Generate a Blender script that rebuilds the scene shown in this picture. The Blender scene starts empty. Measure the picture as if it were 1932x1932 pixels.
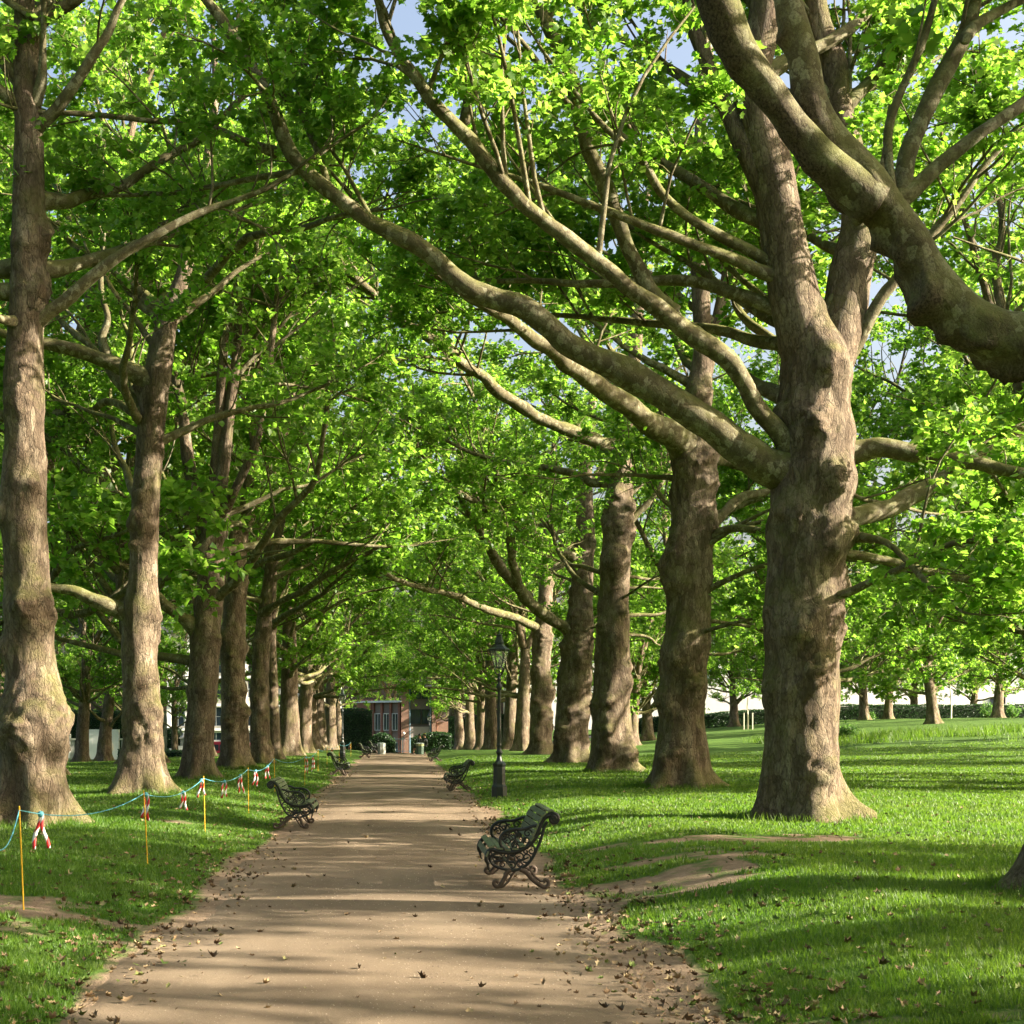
import bpy, math, random
import numpy as np
from mathutils import Vector

# ------------------------------------------------------------------ camera, sky, sun, exposure
S = bpy.context.scene
COL = S.collection
PI = math.pi
F_PX, PX0, PY0, HCAM = 2800.0, 748.0, 1373.0, 1.7      # photo measured on a 1932 px square
SUN_EL, SUN_AZ = math.radians(25.0), math.radians(-9.0)  # azimuth from +X towards -Y

cam_d = bpy.data.cameras.new('camera')
cam = bpy.data.objects.new('camera', cam_d); COL.objects.link(cam)
cam.location = (0, 0, HCAM); cam.rotation_euler = (PI/2, 0, 0)
cam_d.sensor_width = 36.0; cam_d.lens = 36.0*F_PX/1932.0
cam_d.shift_x = (966-PX0)/1932.0; cam_d.shift_y = (PY0-966)/1932.0
cam_d.clip_start = 0.1; cam_d.clip_end = 3000
S.camera = cam

world = bpy.data.worlds.new('World'); S.world = world; world.use_nodes = True
wn = world.node_tree; bg = wn.nodes['Background']
sky = wn.nodes.new('ShaderNodeTexSky'); sky.sky_type = 'NISHITA'; sky.sun_disc = False
sky.sun_elevation = SUN_EL; sky.sun_rotation = PI/2 - SUN_AZ
sky.air_density = 1.0; sky.dust_density = 8.0; sky.ozone_density = 0.3
wn.links.new(sky.outputs[0], bg.inputs[0]); bg.inputs[1].default_value = 0.085

sun_d = bpy.data.lights.new('sun', 'SUN'); sun_d.energy = 5.0; sun_d.angle = math.radians(0.5)
sun_d.color = (1.0, 0.90, 0.74)
sun = bpy.data.objects.new('sun', sun_d); COL.objects.link(sun)
SUN_DIR = Vector((math.cos(SUN_EL)*math.cos(SUN_AZ), math.cos(SUN_EL)*math.sin(SUN_AZ), math.sin(SUN_EL)))
sun.rotation_euler = SUN_DIR.to_track_quat('Z', 'Y').to_euler(); sun.location = (40, -10, 30)

S.view_settings.view_transform = 'Standard'; S.view_settings.look = 'None'
S.view_settings.exposure = 2.25; S.view_settings.gamma = 1.0
cy = S.cycles
cy.max_bounces = 7; cy.diffuse_bounces = 5; cy.glossy_bounces = 2; cy.transmission_bounces = 4
cy.transparent_max_bounces = 6; cy.caustics_reflective = False; cy.caustics_refractive = False
cy.sample_clamp_indirect = 6.0
cy.use_denoising = True

RNG = np.random.default_rng(7)
random.seed(7)

# ------------------------------------------------------------------ helpers
def sm(a, b, x):
    t = np.clip((np.asarray(x, float)-a)/(b-a), 0, 1); return t*t*(3-2*t)

def _hash(ix, iy, iz):
    h = (ix.astype(np.int64)*374761393 + iy.astype(np.int64)*668265263 + iz.astype(np.int64)*2147483647) & 0xffffffff
    h = ((h ^ (h >> 13))*1274126177) & 0xffffffff
    h = ((h ^ (h >> 16))*2246822519) & 0xffffffff
    return ((h ^ (h >> 15)) & 0xffffff)/float(0xffffff)*2-1

def vnoise(p):
    p = np.asarray(p, float); i = np.floor(p); f = p-i; f = f*f*(3-2*f); i = i.astype(np.int64)
    r = 0
    for dx in (0, 1):
        for dy in (0, 1):
            for dz in (0, 1):
                w = (f[..., 0] if dx else 1-f[..., 0])*(f[..., 1] if dy else 1-f[..., 1])*(f[..., 2] if dz else 1-f[..., 2])
                r = r+w*_hash(i[..., 0]+dx, i[..., 1]+dy, i[..., 2]+dz)
    return r

def fbm(p, oct=3):
    p = np.asarray(p, float); a = 0.5; s = 0
    for k in range(oct):
        s = s+a*vnoise(p*(2**k)+17.3*k); a *= 0.5
    return s

def n2(x, y, sc, off=0.0):
    return fbm(np.stack([np.asarray(x, float)*sc+off, np.asarray(y, float)*sc+off*1.7, np.zeros(np.shape(x))+off], -1))

def unit(v):
    return v/np.maximum(np.linalg.norm(v, axis=-1, keepdims=True), 1e-9)

def P(px, py, Y):
    return (px-PX0)/F_PX*Y, Y, HCAM-(py-PY0)/F_PX*Y

def gz(x, y):
    x = np.asarray(x, float); y = np.asarray(y, float)
    nz = n2(x, y, 0.25, 3.1)*0.10 + n2(x, y, 0.9, 8.2)*0.03
    bank = 0.25*np.maximum(sm(1.3, 4.2, x), sm(1.6, 4.4, -x))
    away = np.maximum(sm(1.9, 3.5, x), sm(2.0, 3.6, -x))
    mound = 0.06*np.exp(-((x-3.6)/1.3)**2-((y-15.5)/3.5)**2) + 0.06*np.exp(-((x+3.2)/1.0)**2-((y-12)/4)**2)
    rise = 2.2*sm(6, 45, x)*sm(35, 115, y)
    fall = -0.016*np.maximum(0, np.minimum(y, 165)-52)*sm(8, 18, -x)
    crest = -0.017*np.maximum(0, np.minimum(y, 170)-98)*(1-sm(8, 25, np.abs(x)))
    return nz*away + bank + mound + rise + fall + crest

def gz1(x, y): return float(gz(np.array([x]), np.array([y]))[0])

def bare(x, y):
    d = np.maximum(x-1.75, -x-1.9)
    j = n2(x, y, 0.55, 1.3)
    e = 1-sm(0.0, 0.65, d+j*0.5+0.15)
    pn = fbm(np.stack([x*0.33, y*0.62, np.zeros_like(x)+4.4], -1), 4)
    w = (1-sm(3.2, 7.0, np.maximum(x-1.0, -x-0.6)))*(1-sm(16, 34, y))+0.28*(1-sm(20, 45, y))*(1-sm(9, 16, np.abs(x)))
    p = sm(0.08, 0.40, pn*w+0.02*w-0.02)*(0.55+0.9*np.clip(n2(x, y, 3.3, 5.5)+0.25, 0, 1))
    p = p*(1-0.95*np.exp(-((x-3.6)/1.7)**2-((y-9.2)/1.7)**2))
    return np.clip(np.maximum(e, p*0.8), 0, 1)

class MB:
    """collects vertices and faces, then links them as one mesh object"""
    def __init__(s): s.v = []; s.f = []; s.m = []; s.n = 0; s.sm = []
    def add(s, v, f, mat=0, smooth=False):
        v = np.asarray(v, float).reshape(-1, 3); f = np.asarray(f, np.int64)
        s.v.append(v); s.f.append(f+s.n); s.m.append(np.full(len(f), mat)); s.sm.append(np.full(len(f), smooth)); s.n += len(v)
    def box(s, c, d, mat=0, rz=0.0, rx=0.0, ry=0.0):
        k = np.array([(x, y, z) for x in (-.5, .5) for y in (-.5, .5) for z in (-.5, .5)])*np.array(d)
        if ry: ca, sa = math.cos(ry), math.sin(ry); k = np.stack([k[:, 0]*ca+k[:, 2]*sa, k[:, 1], -k[:, 0]*sa+k[:, 2]*ca], -1)
        if rx: ca, sa = math.cos(rx), math.sin(rx); k = np.stack([k[:, 0], k[:, 1]*ca-k[:, 2]*sa, k[:, 1]*sa+k[:, 2]*ca], -1)
        if rz: ca, sa = math.cos(rz), math.sin(rz); k = np.stack([k[:, 0]*ca-k[:, 1]*sa, k[:, 0]*sa+k[:, 1]*ca, k[:, 2]], -1)
        s.add(k+np.array(c), [(0, 1, 3, 2), (4, 6, 7, 5), (0, 4, 5, 1), (2, 3, 7, 6), (0, 2, 6, 4), (1, 5, 7, 3)], mat)
    def prism(s, pts, axis_pts, mat=0):
        """closed profile pts (list of 3d) swept from offset a to b"""
        pts = np.asarray(pts, float); a, b = [np.asarray(q, float) for q in axis_pts]; n = len(pts)
        v = np.concatenate([pts+a, pts+b]); q = [(i, (i+1) % n, n+(i+1) % n, n+i) for i in range(n)]
        s.add(v, q, mat)
        c0 = s.n; s.add(np.concatenate([pts+a, [pts.mean(0)+a], pts+b, [pts.mean(0)+b]]),
                        [(i, n, (i+1) % n) for i in range(n)]+[(n+1+i, n+1+(i+1) % n, 2*n+1) for i in range(n)], mat)
    def lathe(s, prof, seg=20, c=(0, 0, 0), mat=0, smooth=True, rot=0.0):
        prof = np.asarray(prof, float); k = len(prof); th = np.arange(seg)/seg*2*PI+rot
        v = np.stack([prof[:, None, 0]*np.cos(th), prof[:, None, 0]*np.sin(th), np.repeat(prof[:, None, 1], seg, 1)], -1)+np.array(c)
        i = np.arange(k-1)[:, None]*seg; j = np.arange(seg)[None]; j2 = (j+1) % seg
        s.add(v, np.stack([i+j, i+j2, i+seg+j2, i+seg+j], -1).reshape(-1, 4), mat, smooth)
    def tube(s, pts, r, sides=8, mat=0, smooth=True, cap=True):
        pts = np.asarray(pts, float); r = np.broadcast_to(np.asarray(r, float), (len(pts),))
        v, f = tubes(pts[None], r[None], sides); s.add(v, f, mat, smooth)
        if cap:
            for q, c in ((0, pts[0]), (len(pts)-1, pts[-1])):
                s.add(np.concatenate([v[q*sides:(q+1)*sides], [c]]), [(i, (i+1) % sides, sides) for i in range(sides)], mat, smooth)
    def build(s, name, mats, parent=None):
        return mesh_obj(name, s.v, s.f, mats, parent, s.m, s.sm)

def mesh_data(name, vs, fs, mats, mi=None, sms=None):
    me = bpy.data.meshes.new(name)
    v = np.concatenate(vs) if len(vs) else np.zeros((0, 3))
    me.vertices.add(len(v)); me.vertices.foreach_set('co', v.astype(np.float32).ravel())
    cnt = np.concatenate([np.full(len(f), f.shape[1] if len(f) else 3) for f in fs]); idx = np.concatenate([f.ravel() for f in fs])
    me.loops.add(len(idx)); me.loops.foreach_set('vertex_index', idx.astype(np.int32))
    me.polygons.add(len(cnt)); st = np.concatenate([[0], np.cumsum(cnt)[:-1]])
    me.polygons.foreach_set('loop_start', st.astype(np.int32)); me.polygons.foreach_set('loop_total', cnt.astype(np.int32))
    if mi is not None: me.polygons.foreach_set('material_index', np.concatenate(mi).astype(np.int32))
    if sms is not None: me.polygons.foreach_set('use_smooth', np.concatenate(sms).astype(bool))
    for m in (mats if isinstance(mats, (list, tuple)) else [mats]): me.materials.append(m)
    me.update(calc_edges=True)
    return me

def mesh_obj(name, vs, fs, mats, parent=None, mi=None, sms=None):
    o = bpy.data.objects.new(name, mesh_data(name, vs, fs, mats, mi, sms)); COL.objects.link(o)
    if parent is not None: o.parent = parent
    return o

def tag(o, label=None, cat=None, group=None, kind=None):
    if label: o['label'] = label
    if cat: o['category'] = cat
    if group: o['group'] = group
    if kind: o['kind'] = kind
    return o

def empty(name, loc, label=None, cat=None, group=None, rz=0.0):
    o = bpy.data.objects.new(name, None); COL.objects.link(o); o.location = loc; o.rotation_euler = (0, 0, rz)
    o.empty_display_size = 0.3
    return tag(o, label, cat, group)

def copy_tree(o, parent=None):
    c = o.copy(); COL.objects.link(c); c.parent = parent
    for ch in list(o.children): copy_tree(ch, c)
    return c

def tubes(Pt, R, sides):
    """batch of polylines (N,k,3) with radii (N,k) -> vertices, quads"""
    N, k, _ = Pt.shape
    T = np.empty_like(Pt); T[:, 1:-1] = Pt[:, 2:]-Pt[:, :-2]; T[:, 0] = Pt[:, 1]-Pt[:, 0]; T[:, -1] = Pt[:, -1]-Pt[:, -2]
    T = unit(T)
    ref = np.where(np.abs(T[:, 0, 2:3]) > 0.9, np.array([[1., 0, 0]]), np.array([[0, 0, 1.]]))
    u = unit(np.cross(T[:, 0], ref)); U = np.empty_like(Pt)
    for j in range(k):
        u = unit(u-T[:, j]*np.sum(u*T[:, j], -1, keepdims=True)); U[:, j] = u
    W = np.cross(T, U)
    th = np.arange(sides)/sides*2*PI
    V = Pt[:, :, None]+R[:, :, None, None]*(U[:, :, None]*np.cos(th)[None, None, :, None]+W[:, :, None]*np.sin(th)[None, None, :, None])
    b = (np.arange(N)*k*sides)[:, None, None]; i = (np.arange(k-1)*sides)[None, :, None]; j = np.arange(sides)[None, None]; j2 = (j+1) % sides
    Fq = np.stack([b+i+j, b+i+j2, b+i+sides+j2, b+i+sides+j], -1).reshape(-1, 4)
    return V.reshape(-1, 3), Fq

def smooth_line(pts, n):
    """Catmull-Rom through pts (m,d), resampled to n points by arc length (first three columns)"""
    p = np.asarray(pts, float)
    if len(p) == 2: p = np.stack([p[0], p.mean(0), p[1]])
    e = np.concatenate([[2*p[0]-p[1]], p, [2*p[-1]-p[-2]]]); out = []
    t = np.linspace(0, 1, 12, endpoint=False)[:, None]
    for i in range(1, len(e)-2):
        a, b, c, d = e[i-1], e[i], e[i+1], e[i+2]
        out.append(0.5*(2*b+(c-a)*t+(2*a-5*b+4*c-d)*t*t+(3*b-a-3*c+d)*t**3))
    q = np.concatenate(out+[p[-1:]])
    s = np.concatenate([[0], np.cumsum(np.linalg.norm(np.diff(q[:, :3], axis=0), axis=1))])
    x = np.linspace(0, s[-1], n)
    return np.stack([np.interp(x, s, q[:, k]) for k in range(q.shape[1])], -1)

# ------------------------------------------------------------------ materials
def new_mat(name):
    m = bpy.data.materials.new(name); m.use_nodes = True; nt = m.node_tree
    return m, nt, nt.nodes['Principled BSDF']

def node(nt, t, **kw):
    n = nt.nodes.new(t)
    for k, v in kw.items(): setattr(n, k, v)
    return n

def ramp(nt, fac, stops):
    r = node(nt, 'ShaderNodeValToRGB'); e = r.color_ramp.elements
    while len(e) < len(stops): e.new(0.5)
    for q, (p, c) in zip(e, stops): q.position = p; q.color = tuple(c)+(1,)
    nt.links.new(fac, r.inputs[0]); return r.outputs[0]

def noise(nt, vec, scale, detail=4, rough=0.55, dist=0.0):
    n = node(nt, 'ShaderNodeTexNoise'); n.inputs['Scale'].default_value = scale; n.inputs['Detail'].default_value = detail
    n.inputs['Roughness'].default_value = rough; n.inputs['Distortion'].default_value = dist
    if vec is not None: nt.links.new(vec, n.inputs['Vector'])
    return n.outputs['Fac']

def mapping(nt, vec, scale):
    m = node(nt, 'ShaderNodeMapping'); m.inputs['Scale'].default_value = scale; nt.links.new(vec, m.inputs['Vector']); return m.outputs[0]

def mixc(nt, fac, a, b, blend='MIX'):
    m = node(nt, 'ShaderNodeMix', data_type='RGBA', blend_type=blend)
    for sck, val in ((m.inputs[0], fac), (m.inputs[6], a), (m.inputs[7], b)):
        if isinstance(val, (int, float)): sck.default_value = val
        elif isinstance(val, tuple): sck.default_value = val+(1,)
        else: nt.links.new(val, sck)
    return m.outputs[2]

def math_n(nt, op, a, b=0.0, clamp=False):
    m = node(nt, 'ShaderNodeMath', operation=op); m.use_clamp = clamp
    for sck, val in ((m.inputs[0], a), (m.inputs[1], b)):
        if isinstance(val, (int, float)): sck.default_value = val
        else: nt.links.new(val, sck)
    return m.outputs[0]

def bump(nt, bs, h, strength=0.5, dist=0.02):
    b = node(nt, 'ShaderNodeBump'); b.inputs['Strength'].default_value = strength; b.inputs['Distance'].default_value = dist
    nt.links.new(h, b.inputs['Height']); nt.links.new(b.outputs[0], bs.inputs['Normal'])

def plain(name, col, rough=0.6, metal=0.0, var=0.12, scale=6.0, spec=0.4, bmp=0.0):
    m, nt, bs = new_mat(name); tc = node(nt, 'ShaderNodeTexCoord').outputs['Object']
    n = noise(nt, tc, scale, 5)
    c = ramp(nt, n, [(0.3, tuple(x*(1-var) for x in col)), (0.7, tuple(min(1, x*(1+var)) for x in col))])
    nt.links.new(c, bs.inputs['Base Color']); bs.inputs['Roughness'].default_value = rough; bs.inputs['Metallic'].default_value = metal
    bs.inputs['Specular IOR Level'].default_value = spec
    if bmp: bump(nt, bs, noise(nt, tc, scale*6, 3), bmp, 0.01)
    return m

def bark_mat(name, stops, zs=0.35, moss=0.35, bstr=0.7, bdist=0.03, pscale=3.0, flk=0.45, crack=0.6, oldf=0.5):
    m, nt, bs = new_mat(name)
    tc = node(nt, 'ShaderNodeTexCoord').outputs['Object']; st = mapping(nt, tc, (1, 1, zs))
    wv = mixc(nt, 0.10, st, node_col(nt, st, pscale*2.5))
    big = noise(nt, st, pscale*0.8, 6, 0.62, 0.4)
    c = ramp(nt, big, stops)
    fine = noise(nt, st, pscale*9, 6, 0.7)
    # scale-like plates: crisp edged patches of older and fresher bark
    v1 = node(nt, 'ShaderNodeTexVoronoi', feature='F1'); v1.inputs['Scale'].default_value = pscale*2.6; nt.links.new(wv, v1.inputs['Vector'])
    v2 = node(nt, 'ShaderNodeTexVoronoi', feature='DISTANCE_TO_EDGE'); v2.inputs['Scale'].default_value = pscale*2.6; nt.links.new(wv, v2.inputs['Vector'])
    sep = node(nt, 'ShaderNodeSeparateColor'); nt.links.new(v1.outputs['Color'], sep.inputs[0])
    fresh = ramp(nt, sep.outputs[0], [(0.66, (0, 0, 0)), (0.68, (1, 1, 1))]); old = ramp(nt, sep.outputs[1], [(0.62, (0, 0, 0)), (0.64, (1, 1, 1))])
    c = mixc(nt, math_n(nt, 'MULTIPLY', fresh, flk), c, stops[-1][1])
    c = mixc(nt, math_n(nt, 'MULTIPLY', old, oldf), c, stops[0][1])
    edge = ramp(nt, v2.outputs['Distance'], [(0.0, (1, 1, 1)), (0.09, (0, 0, 0))])
    c = mixc(nt, math_n(nt, 'MULTIPLY', edge, crack), c, (0.05, 0.034, 0.022))
    c = mixc(nt, ramp(nt, fine, [(0.36, (0.7,)*3), (0.55, (0.0,)*3)]), c, (0.06, 0.042, 0.028))
    geo = node(nt, 'ShaderNodeNewGeometry'); sx = node(nt, 'ShaderNodeSeparateXYZ'); nt.links.new(geo.outputs['Normal'], sx.inputs[0])
    wa = node(nt, 'ShaderNodeAttribute', attribute_name='wart').outputs['Fac']
    c = mixc(nt, wa, c, mixc(nt, ramp(nt, fine, [(0.4, (0, 0, 0)), (0.6, (1, 1, 1))]), (0.035, 0.024, 0.017), (0.12, 0.085, 0.06)))
    mo = noise(nt, tc, 1.3, 5, 0.65)
    mf = math_n(nt, 'ADD', math_n(nt, 'MULTIPLY', sx.outputs['Z'], 0.28), mo)
    mf = math_n(nt, 'MULTIPLY', ramp(nt, mf, [(0.50, (0, 0, 0)), (0.72, (1, 1, 1))]), moss)
    c = mixc(nt, mf, c, (0.135, 0.145, 0.03))
    nt.links.new(c, bs.inputs['Base Color']); bs.inputs['Roughness'].default_value = 0.85; bs.inputs['Specular IOR Level'].default_value = 0.2
    v3 = node(nt, 'ShaderNodeTexVoronoi', feature='DISTANCE_TO_EDGE'); v3.inputs['Scale'].default_value = pscale*7.5; nt.links.new(mixc(nt, 0.08, st, node_col(nt, st, pscale*5)), v3.inputs['Vector'])
    fleck = math_n(nt, 'MULTIPLY', ramp(nt, v3.outputs['Distance'], [(0.0, (1, 1, 1)), (0.10, (0, 0, 0))]), ramp(nt, noise(nt, st, pscale*1.7, 3), [(0.45, (0, 0, 0)), (0.6, (1, 1, 1))]))
    c = mixc(nt, math_n(nt, 'MULTIPLY', fleck, crack), c, (0.045, 0.03, 0.02)); nt.links.new(c, bs.inputs['Base Color'])
    h = math_n(nt, 'ADD', math_n(nt, 'MULTIPLY', fine, 0.7), math_n(nt, 'MULTIPLY', big, 0.8))
    h = math_n(nt, 'ADD', h, math_n(nt, 'MULTIPLY', old, 0.18)); h = math_n(nt, 'SUBTRACT', h, math_n(nt, 'MULTIPLY', edge, 0.35*crack)); h = math_n(nt, 'SUBTRACT', h, math_n(nt, 'MULTIPLY', fleck, 0.3*crack))
    bump(nt, bs, h, bstr, bdist)
    return m

def node_col(nt, vec, scale):
    n = node(nt, 'ShaderNodeTexNoise'); n.inputs['Scale'].default_value = scale; n.inputs['Detail'].default_value = 4; nt.links.new(vec, n.inputs['Vector']); return n.outputs['Color']

def leaf_mat(name, dark, light, tdark, tlight, tfac=0.5, rough=0.42):
    m, nt, bs = new_mat(name)
    geo = node(nt, 'ShaderNodeNewGeometry'); r = geo.outputs['Random Per Island']
    nt.links.new(ramp(nt, r, [(0.0, dark), (1.0, light)]), bs.inputs['Base Color'])
    bs.inputs['Roughness'].default_value = rough; bs.inputs['Specular IOR Level'].default_value = 0.35
    tr = node(nt, 'ShaderNodeBsdfTranslucent'); nt.links.new(ramp(nt, r, [(0.0, tdark), (1.0, tlight)]), tr.inputs['Color'])
    mx = node(nt, 'ShaderNodeMixShader'); mx.inputs[0].default_value = tfac
    nt.links.new(bs.outputs[0], mx.inputs[1]); nt.links.new(tr.outputs[0], mx.inputs[2])
    nt.links.new(mx.outputs[0], nt.nodes['Material Output'].inputs['Surface'])
    return m

TRUNK = bark_mat('plane_bark', [(0.30, (0.075, 0.053, 0.034)), (0.44, (0.155, 0.112, 0.074)), (0.58, (0.25, 0.19, 0.13)), (0.72, (0.38, 0.315, 0.225))], moss=0.5, flk=0.28, bstr=1.0, bdist=0.06, pscale=4.2, crack=0.5, oldf=0.4)
LIMBM = bark_mat('limb_bark', [(0.30, (0.075, 0.062, 0.030)), (0.48, (0.135, 0.118, 0.060)), (0.60, (0.19, 0.17, 0.095)), (0.72, (0.30, 0.28, 0.18))], zs=0.8, moss=0.6, bstr=0.6, bdist=0.03, pscale=5.0, flk=0.75, crack=0.3)
TWIGM = plain('twig_bark', (0.13, 0.105, 0.06), 0.85, 0, 0.3, 5.0, 0.2)
LEAF = leaf_mat('plane_leaf', (0.045, 0.105, 0.010), (0.115, 0.190, 0.022), (0.18, 0.44, 0.018), (0.38, 0.60, 0.085), 0.56)
def grass_mat():
    m = leaf_mat('grass_blade', (0.034, 0.092, 0.007), (0.080, 0.165, 0.016), (0.10, 0.25, 0.012), (0.20, 0.38, 0.025), 0.42, 0.5); nt = m.node_tree
    tc = node(nt, 'ShaderNodeTexCoord').outputs['Object']; n = noise(nt, tc, 0.55, 5, 0.65); n3 = noise(nt, tc, 3.5, 3, 0.6)
    f = ramp(nt, math_n(nt, 'ADD', math_n(nt, 'MULTIPLY', n, 0.65), math_n(nt, 'MULTIPLY', n3, 0.35)), [(0.40, (0, 0, 0)), (0.64, (0.38,)*3)])
    for nd, nm, c in ((nt.nodes['Principled BSDF'], 'Base Color', (0.135, 0.165, 0.038)), ([q for q in nt.nodes if q.type == 'BSDF_TRANSLUCENT'][0], 'Color', (0.27, 0.33, 0.045))):
        src = nd.inputs[nm].links[0].from_socket; nt.links.new(mixc(nt, f, src, c), nd.inputs[nm])
    return m
GRASSB = grass_mat()

def ground_material():
    m, nt, bs = new_mat('lawn_ground')
    tc = node(nt, 'ShaderNodeTexCoord').outputs['Object']
    at = node(nt, 'ShaderNodeAttribute', attribute_name='bare').outputs['Fac']
    g = ramp(nt, noise(nt, tc, 1.1, 6, 0.6), [(0.3, (0.040, 0.090, 0.012)), (0.55, (0.060, 0.125, 0.016)), (0.75, (0.085, 0.145, 0.024))])
    gf = noise(nt, mapping(nt, tc, (1, 0.5, 1)), 24, 4, 0.7)
    g = mixc(nt, math_n(nt, 'MULTIPLY', ramp(nt, gf, [(0.45, (0, 0, 0)), (0.7, (1, 1, 1))]), 0.5), g, (0.11, 0.165, 0.034))
    d = ramp(nt, noise(nt, tc, 5, 6, 0.65), [(0.3, (0.15, 0.105, 0.068)), (0.55, (0.25, 0.18, 0.12)), (0.75, (0.33, 0.25, 0.17))])
    bn = math_n(nt, 'ADD', at, math_n(nt, 'MULTIPLY', math_n(nt, 'SUBTRACT', noise(nt, tc, 4, 5, 0.7), 0.5), 0.9))
    c = mixc(nt, ramp(nt, bn, [(0.38, (0, 0, 0)), (0.66, (1, 1, 1))]), g, d)
    nt.links.new(c, bs.inputs['Base Color']); bs.inputs['Roughness'].default_value = 0.9; bs.inputs['Specular IOR Level'].default_value = 0.15
    bump(nt, bs, math_n(nt, 'ADD', gf, noise(nt, tc, 60, 3)), 0.7, 0.03)
    return m

def path_material():
    m, nt, bs = new_mat('gravel_path')
    tc = node(nt, 'ShaderNodeTexCoord').outputs['Object']
    big = noise(nt, mapping(nt, tc, (1, 0.25, 1)), 0.9, 5, 0.6)
    c = ramp(nt, big, [(0.32, (0.128, 0.092, 0.058)), (0.55, (0.185, 0.138, 0.090)), (0.75, (0.24, 0.186, 0.126))])
    fine = noise(nt, tc, 55, 4, 0.8)
    c = mixc(nt, ramp(nt, fine, [(0.32, (0.75,)*3), (0.5, (0, 0, 0))]), c, (0.17, 0.125, 0.085))
    c = mixc(nt, ramp(nt, fine, [(0.58, (0, 0, 0)), (0.72, (0.8,)*3)]), c, (0.37, 0.295, 0.215))
    st = noise(nt, mapping(nt, tc, (1.4, 1.4, 1)), 1.6, 5, 0.7)
    c = mixc(nt, ramp(nt, st, [(0.56, (0, 0, 0)), (0.72, (0.45,)*3)]), c, (0.20, 0.15, 0.105))
    nt.links.new(c, bs.inputs['Base Color']); bs.inputs['Roughness'].default_value = 0.92; bs.inputs['Specular IOR Level'].default_value = 0.2
    bump(nt, bs, math_n(nt, 'ADD', fine, math_n(nt, 'MULTIPLY', big, 0.6)), 0.6, 0.012)
    return m

# ------------------------------------------------------------------ ground and path
def axis(segs):
    out = [segs[0][0]]
    for a, b, step in segs: out += list(np.linspace(a, b, max(1, int(round((b-a)/step)))+1)[1:])
    return np.array(out)

xs = axis([(-700, -120, 60), (-120, -40, 8), (-40, -12, 1.5), (-12, -5.5, 0.4), (-5.5, 6, 0.11), (6, 12, 0.3), (12, 50, 1.5), (50, 130, 8), (130, 700, 60)])
ys = axis([(-80, -10, 10), (-10, 6, 1.5), (6, 22, 0.11), (22, 40, 0.22), (40, 80, 0.7), (80, 180, 2.5), (180, 300, 15), (300, 900, 120)])
def grid(xs, ys, zf, mat, name, attr=None):
    X, Yg = np.meshgrid(xs, ys); v = np.stack([X.ravel(), Yg.ravel(), zf(X.ravel(), Yg.ravel())], -1)
    nx, ny = len(xs), len(ys); i = (np.arange(ny-1)*nx)[:, None]; j = np.arange(nx-1)[None]
    f = np.stack([i+j, i+j+1, i+nx+j+1, i+nx+j], -1).reshape(-1, 4)
    o = mesh_obj(name, [v], [f], mat, None, None, [np.full(len(f), True)])
    if attr:
        a = o.data.attributes.new(attr, 'FLOAT', 'POINT'); a.data.foreach_set('value', bare(v[:, 0], v[:, 1]).astype(np.float32))
    return o
tag(grid(xs, ys, gz, ground_material(), 'lawn', 'bare'), kind='structure')

py_ = axis([(-20, 6, 1.0), (6, 40, 0.12), (40, 140, 1.0), (140, 165, 2)])
def path_mesh():
    k = 30; v = []
    el = -1.9+n2(py_, py_*0, 0.5, 2.2)*0.35+n2(py_, py_*0, 2.5, 5.2)*0.10
    er = 1.72+n2(py_, py_*0, 0.5, 7.7)*0.30+n2(py_, py_*0, 2.5, 9.1)*0.10
    t = np.linspace(0, 1, k)
    X = el[:, None]*(1-t)+er[:, None]*t; Yg = np.repeat(py_[:, None], k, 1)
    Z = gz(X, Yg)+0.006+0.03*(1-(2*t-1)**2)[None]
    Z[:, 0] -= 0.03; Z[:, -1] -= 0.03
    n = len(py_); i = (np.arange(n-1)*k)[:, None]; j = np.arange(k-1)[None]
    f = np.stack([i+j, i+j+1, i+k+j+1, i+k+j], -1).reshape(-1, 4)
    o = mesh_obj('path', [np.stack([X, Yg, Z], -1).reshape(-1, 3)], [f], path_material(), None, None, [np.full(len(f), True)])
    tag(o, kind='structure')
path_mesh()

# road behind the lawn on the left and across the end of the path
ROADM = plain('asphalt', (0.06, 0.06, 0.065), 0.85, 0, 0.2, 3.0, 0.3, 0.3)
def road():
    X = axis([(-160, 160, 4)]); b = MB()
    f = lambda x: 150.0
    v = []
    for yy in (150, 154, 158, 162):
        v.append(np.stack([X, np.full_like(X, yy), gz(X, np.full_like(X, yy))+0.02], -1))
    n = len(X); v = np.concatenate(v); i = (np.arange(3)*n)[:, None]; j = np.arange(n-1)[None]
    b.add(v, np.stack([i+j, i+j+1, i+n+j+1, i+n+j], -1).reshape(-1, 4), 0, True)
    tag(b.build('road', ROADM), kind='structure')
road()

# ------------------------------------------------------------------ trees
LOBED = np.array([(0, 0, 0), (0.08, 0.40, 0.05), (0.26, 0.30, 0.03), (0.58, 0.48, 0.04), (0.60, 0.25, 0.02), (1.0, 0.0, -0.14),
                  (0.60, -0.25, 0.02), (0.58, -0.48, 0.04), (0.26, -0.30, 0.03), (0.08, -0.40, 0.05), (0.36, 0, -0.03)])
LOBED_F = np.array([(i, (i+1) % 10, 10) for i in range(10)])
SIMPLE = np.array([(0, 0, 0), (0.30, 0.44, 0.04), (0.62, 0.26, 0.02), (1.0, 0, -0.10), (0.62, -0.26, 0.02), (0.30, -0.44, 0.04)])
SIMPLE_F = np.array([(0, 1, 2), (0, 2, 3), (0, 3, 4), (0, 4, 5)])

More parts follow.
